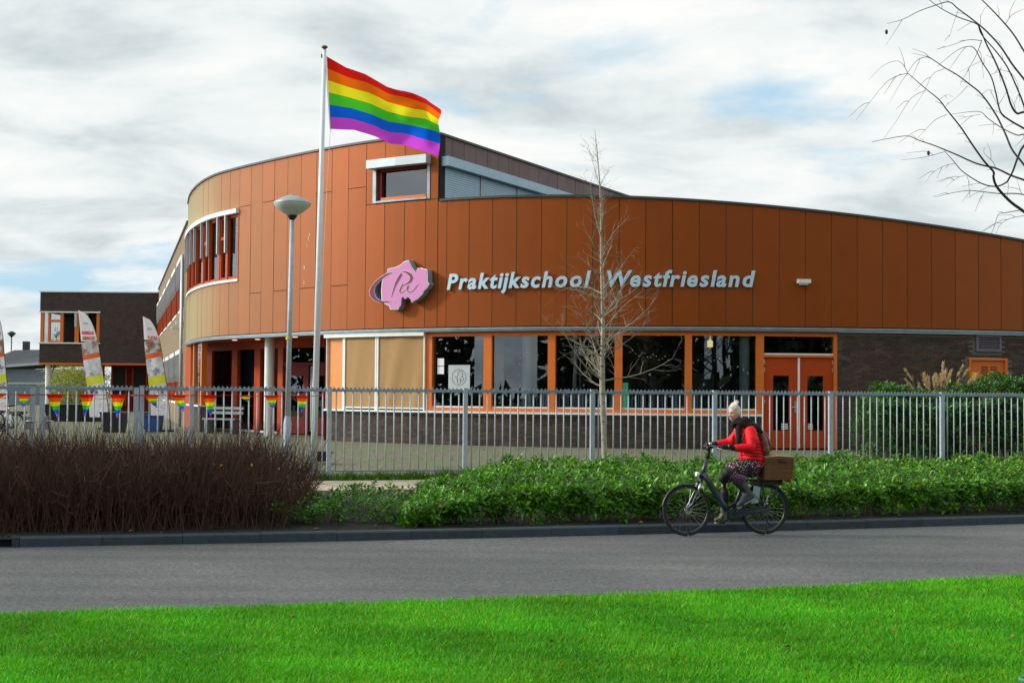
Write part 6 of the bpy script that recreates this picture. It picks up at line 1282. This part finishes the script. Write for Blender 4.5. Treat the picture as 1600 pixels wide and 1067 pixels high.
# hair: swept back cap and bun
b = MB(); V = []; nu, nv = 40, 26
for i in range(nv + 1):
    ph = PI * i / nv
    for j in range(nu):
        th_ = 2 * PI * j / nu; X_, Y_, Z_ = math.cos(th_) * math.sin(ph), math.sin(th_) * math.sin(ph), math.cos(ph); lim = (.02 + .78 * X_ * X_ + .02 * X_) if X_ > 0 else (.02 + .62 * X_)
        k = min(1, max(0, (Z_ - lim + .10) / .10)); k2 = min(1, max(0, (Z_ - lim) / .5)); s_ = .84 + .205 * k + .065 * k2 + .018 * math.sin(13 * th_ + 6 * ph) * k; V.append(hp(X_ * .096 * s_ - .006, Y_ * .076 * s_, Z_ * .128 * s_ + .002))
b.add(V, [(i * nu + j, (i + 1) * nu + j, (i + 1) * nu + (j + 1) % nu, i * nu + (j + 1) % nu) for i in range(nv) for j in range(nu)], True)
for i in range(30):
    a = random.uniform(-2.2, 2.2); P0 = hp(.075 * math.cos(a * .5) , .080 * math.sin(a * .62), .075 + .03 * math.cos(a)); P1 = hp(-.02, .055 * math.sin(a * .6), .135 + random.uniform(0, .012)); P2 = hp(-.055, .01 * a, .150); b.tube([P0, P1, P2], [.006, .009, .006], 5)
b.ball(hp(-.060, 0, .150), (.038, .040, .030), 16, 10)
for i in range(7): a = i * .9; b.tube([hp(-.06 + .036 * math.cos(a), .036 * math.sin(a), .138), hp(-.06 + .030 * math.cos(a + .8), .030 * math.sin(a + .8), .165), hp(-.06, 0, .178)], .009, 6)
fuse(b, 'hair', 'hair_white', rid, .006, 2, .4)
# jacket
b = MB(); chain(b, [(-.40, 0, 1.02), (-.385, 0, 1.14), (-.34, 0, 1.32), (-.295, 0, 1.44)], [.170, .160, .158, .135]); b.ball((-.345, .0, 1.32), (.15, .195, .16)); b.ball((-.31, 0, 1.43), (.12, .19, .10)); b.ball((-.395, 0, 1.08), (.175, .19, .11)); chain(b, [(-.27, 0, 1.47), (-.235, 0, 1.53)], [.10, .075])
for s_, S_, E2, W2 in ((1, SN, EN, WN), (-1, SF, EF, WF)): chain(b, [S_, tuple((np.array(S_) + E2) / 2 + [-.012, .01 * s_, 0]), E2, tuple((np.array(E2) + W2) / 2), tuple(np.array(E2) * .15 + np.array(W2) * .85)], [.090, .082, .070, .060, .050])
jk = fuse(b, 'jacket', 'jacket_red', rid, .011, 5)
b = MB()
for k in range(9):      # quilted baffles as shallow welts
    t_ = k / 8; z_ = 1.03 + .38 * t_
    pts = []
    for a in np.linspace(0, 2 * PI, 37)[:-1]:
        c0 = np.interp(z_, [1.02, 1.14, 1.32, 1.44], [-.40, -.385, -.34, -.295]); rxx = np.interp(z_, [1.02, 1.14, 1.32, 1.44], [.178, .165, .163, .135]); ryy = np.interp(z_, [1.02, 1.1, 1.2, 1.32, 1.44], [.190, .192, .186, .198, .19]); pts.append((c0 + rxx * math.cos(a), ryy * math.sin(a), z_ + .015 * math.cos(a)))
    b.tube(pts, .009, 5, closed=True)
b.build('quilt_seam', 'jacket_red', rid)['kind'] = 'stuff'
b = MB(); b.tube([(-.205, .07, 1.50), (-.185, .045, 1.32), (-.222, .03, 1.12), (-.232, .03, 1.0)], .005, 5); b.build('zip', 'black_plastic', rid)
# skirt, tights, boots
b = MB(); chain(b, [(-.40, 0, 1.01), (-.385, 0, .95)], [.17, .15]); b.ball((-.39, 0, .98), (.19, .205, .09))
for s_, K_ in ((1, KN), (-1, KF)): chain(b, [(-.37, .09 * s_, .98), (-.15, .11 * s_, .945), (K_[0] - .075, K_[1], K_[2] + .012)], [.125, .105, .088])
b.ball((-.2, 0, .93), (.16, .13, .075)); b.ball((-.30, .02, .92), (.14, .17, .085)); fuse(b, 'skirt', 'skirt_dots', rid, .011, 4)
b = MB(); chain(b, [(-.02, .125, .862), (-.10, .135, .845), (-.185, .135, .815), (-.215, .13, .765)], [.066, .068, .055, .03]); fuse(b, 'skirt_lining', 'lining_purple', rid, .010, 4)
for s_, K_, A_ in ((1, KN, AN), (-1, KF, AF)):
    b = MB(); mid = (np.array(K_) * .6 + np.array(A_) * .4) + np.array([-.012, 0, 0]); chain(b, [(-.25, .10 * s_, .955), K_, tuple(mid), A_], [.080, .076, .060, .046]); fuse(b, 'leggings', 'tights', rid, .009, 3)
def boot(A_, T_, upper, nm):
    A_, T_ = np.array(A_), np.array(T_); ax = T_ - A_; L_ = np.linalg.norm(ax); heel = A_ + np.array([-.055, 0, -.055]) if nm else A_
    b = MB(); d = ax / L_; dn = np.array([-d[2], 0, d[0]]); dn = dn if dn[2] < 0 else -dn
    return d, dn
# near boot: sole lies on the pedal, heel high, toe down
def mk_boot(ankle, ball_, toe, heel, m_, shaft_top):
    b = MB(); chain(b, [shaft_top, ankle], [.060, .052]); chain(b, [ankle, tuple(np.array(heel) * .7 + np.array(ankle) * .3)], [.050, .040]); chain(b, [tuple(np.array(heel)), tuple(np.array(heel) * .4 + np.array(ball_) * .6), ball_, toe], [.036, .038, .041, .030]); chain(b, [ankle, ball_], [.050, .040]); o = fuse(b, 'boot', m_, rid, .008, 3)
    h_, bl, tt = np.array(heel), np.array(ball_), np.array(toe); d = (bl - h_) / np.linalg.norm(bl - h_); dn = np.array([d[2], 0, -d[0]]); dn = -dn if dn[2] > 0 else dn
    s_ = MB(); q = []
    for p, w_ in ((h_ - d * .035, .026), (h_ + d * .04, .032), (bl, .042), (tt + d * .02, .028)):
        for kk in (0, .020):
            for sg in (-1, 1): qq = p + dn * (.034 + kk); q.append((qq[0], qq[1] + sg * w_, qq[2]))
    F2 = [(0, 1, 3, 2), (12, 14, 15, 13)]
    for i in range(3): o4 = 4 * i; F2 += [(o4, o4 + 4, o4 + 5, o4 + 1), (o4 + 2, o4 + 3, o4 + 7, o4 + 6), (o4, o4 + 2, o4 + 6, o4 + 4), (o4 + 1, o4 + 5, o4 + 7, o4 + 3)]
    s_.add(q, F2); s_.build('sole', 'boot_sole', o)
    l_ = MB(); an = np.array(ankle); 
    for i in range(5): c_ = (an * (1 - i / 5) + bl * (i / 5)) - dn * .047 + d * .010; l_.tube([(c_[0], c_[1] - .022, c_[2]), (c_[0] + .004, c_[1], c_[2] + .005), (c_[0], c_[1] + .024, c_[2])], .0038, 4)
    l_.build('laces', 'laces', o)
mk_boot((-.262, .14, .612), (-.185, .145, .487), (-.125, .150, .440), (-.335, .14, .560), 'boot_slate', (-.215, .135, .705)); mk_boot(AF, (.025, -.145, .215), (.085, -.148, .205), (-.075, -.135, .225), 'shoe_olive', (-.03, -.125, .36))
# gloves with five fingers closed on the grips
for s_, W2, H2 in ((1, WN, HN), (-1, WF, HF)):
    b = MB(); W2, H2 = np.array(W2), np.array(H2); chain(b, [tuple(W2 - [.06, 0, .0]), tuple(W2), tuple(W2 * .35 + (H2 + [0, 0, .012]) * .65)], [.046, .040, .034])
    g0, g1 = np.array([.175, .255 * s_, 1.252]), np.array([.055, .30 * s_, 1.24]); gd = (g1 - g0) / np.linalg.norm(g1 - g0); side = np.array([gd[1] * s_, -gd[0] * s_, 0]); side = side if side[0] < 0 else side   # across the bar
    acr = np.cross(gd, [0, 0, 1]); acr /= np.linalg.norm(acr); acr = acr if acr[0] > 0 else -acr
    for k in range(4):
        c_ = g0 + (g1 - g0) * (.14 + .235 * k); ln_ = (.95, 1.05, 1.0, .82)[k]; R = .029
        pts = [tuple(c_ - acr * .036 + np.array([0, 0, .022]))] + [tuple(c_ + acr * R * math.cos(a) + np.array([0, 0, R * math.sin(a)])) for a in (2.0, 1.2, .45, -.35, -1.15 * ln_, -1.9 * ln_)]
        chain(b, pts, [.0125, .0118, .0112, .0108, .0104, .0098, .0085], 8)
    c_ = g0 + (g1 - g0) * .04; chain(b, [tuple(W2 * .3 + H2 * .7), tuple(c_ - acr * .022 + np.array([0, 0, .022])), tuple(c_ - acr * .018 + np.array([0, 0, -.016])), tuple(c_ + acr * .008 + np.array([0, 0, -.028]))], [.016, .013, .0115, .009], 8)
    chain(b, [tuple(W2), tuple(g0 * .4 + g1 * .6 - acr * .03 + [0, 0, .016]), tuple(g0 * .75 + g1 * .25 - acr * .03 + [0, 0, .018])], [.034, .024, .022]); fuse(b, 'glove', 'knit_black', rid, .0045, 2, .4)
# scarf
b = MB(); 
for k in range(3): b.tube([(-.225 + .105 * math.cos(a) - .02 * k, .105 * math.sin(a), 1.545 + .022 * k + .045 * math.cos(a + 2.4) * -1 + .012 * math.sin(3 * a + k)) for a in np.linspace(0, 2 * PI, 25)[:-1]], .040, 10, closed=True)
chain(b, [(-.155, .07, 1.50), (-.155, .085, 1.40), (-.150, .08, 1.30), (-.165, .075, 1.21)], [.045, .040, .036, .030]); chain(b, [(-.26, .10, 1.56), (-.36, .12, 1.545), (-.44, .12, 1.50), (-.485, .11, 1.455)], [.050, .050, .046, .032]); chain(b, [(-.30, .0, 1.57), (-.40, -.02, 1.53), (-.46, -.03, 1.47)], [.05, .05, .035]); fuse(b, 'scarf', 'knit_black', rid, .009, 3)
# backpack
bp_ = thing('backpack', 'brown leather backpack on the back of the rider', 'backpack', (0, 0, 0))
b = MB(); b.ball((-.545, 0, 1.27), (.085, .135, .165), 20, 12); b.ball((-.56, 0, 1.20), (.095, .145, .13), 20, 12); b.ball((-.525, 0, 1.36), (.06, .115, .10), 18, 10); b.ball((-.575, 0, 1.12), (.075, .13, .10), 18, 10); fuse(b, 'bag', 'leather', bp_, .010, 4)
b = MB(); b.tube([(-.50, 0, 1.445), (-.585, 0, 1.40), (-.64, 0, 1.28), (-.655, 0, 1.18)], [.05, .055, .055, .04], 10); b.build('flap', 'leather', bp_); b = MB(); b.tube([(-.50, .03, 1.46), (-.53, 0, 1.50), (-.55, -.03, 1.46)], .008, 6); b.build('carry_loop', 'leather', bp_)
for s_ in (-1, 1): b = MB(); b.tube([(-.47, .115 * s_, 1.44), (-.36, .165 * s_, 1.545), (-.24, .165 * s_, 1.50), (-.175, .17 * s_, 1.36), (-.22, .205 * s_, 1.22), (-.36, .215 * s_, 1.13), (-.50, .14 * s_, 1.12)], .010, 6); b.build('strap', 'stem_brown', bp_)
BL, BR = Vector((3.035, 20.135, 0.002)), math.radians(195.1)
for o in (bike, bsk, rid, bp_): o.location = BL; o.rotation_euler = (0, 0, BR)
# parked bicycle behind the gate, cut by the picture edge
pb = copy_tree(bike); pb.location = (-14.1, 39.3, .58); pb.rotation_euler = (0, math.radians(0), math.radians(152)); pb['label'] = 'parked bicycle without rider behind the gate at the left edge'
pb2 = copy_tree(bike); pb2.location = (-15.1, 41.0, .58); pb2.rotation_euler = (0, 0, math.radians(140)); pb2['label'] = 'parked bicycle farther back, half hidden by the left banner'
for o in (pb, pb2): o['group'] = 'parked bicycles'
# small lid sunk in the lawn, bottom right corner
pt = thing('sunken_ring', 'dark teal rimmed round cover in the lawn at the lower right corner', 'cover', (3.62, 9.88, .01)); mat('teal_rim', (.10, .20, .22), .5); b = MB(); b.lathe((3.62, 9.88, 0), [(.10, 0), (.11, .05), (.095, .06), (.085, .045)], 24); b.build('rim', 'teal_rim', pt); b = MB(); b.lathe((3.62, 9.88, 0), [(.0, .03), (.09, .03)], 24); b.build('lid', 'cap_dark', pt)
# trees behind the viewer, mirrored in windows, plus an added belt blocking sky light
bare_wood('street_trees', 'bare trees across the street mirrored in the classroom windows', -30, 60, -30, -16, 26, 13, 81, 'bark_dark', 1.5)
def belt():  # leaf mass added to dim street-facing surfaces; gaps let panes mirror sky
    rg = np.random.default_rng(82); n = 44000; x = rg.uniform(-75, 60, n); y = rg.uniform(-26, -20, n) + np.clip(-24 - x, 0, 60) * .95; top = 12.0 + 2.5 * noise2(x * .25, y * .1, 83) + 1.2 * noise2(x * .9, y * .3, 84); z = top * rg.random(n) ** .8; kp = ~((x > -50) & (x < -34) & (z > 1.6)) & ~((x > 9) & (x < 16.5) & (z > 3.2)); x, y, z = x[kp], y[kp], z[kp]; n = len(x)
    C_ = np.stack([x, y, z], 1); D = rg.normal(0, 1, (n, 3)); D /= np.linalg.norm(D, axis=1, keepdims=True); U = np.cross(D, rg.normal(0, 1, (n, 3))); U /= np.linalg.norm(U, axis=1, keepdims=True); bb = rg.uniform(.4, 1.3, n)
    tag(leaf_mesh('sky_block_belt', C_, D, U, rg.uniform(.8, 1.5, n), rg.uniform(.4, .8, n), 'bush_dark', None, np.stack([bb, bb, bb], 1)), 'added dark leaf belt behind the viewer, blocks sky light and mirrors in the windows', 'trees', kind='stuff')
belt()
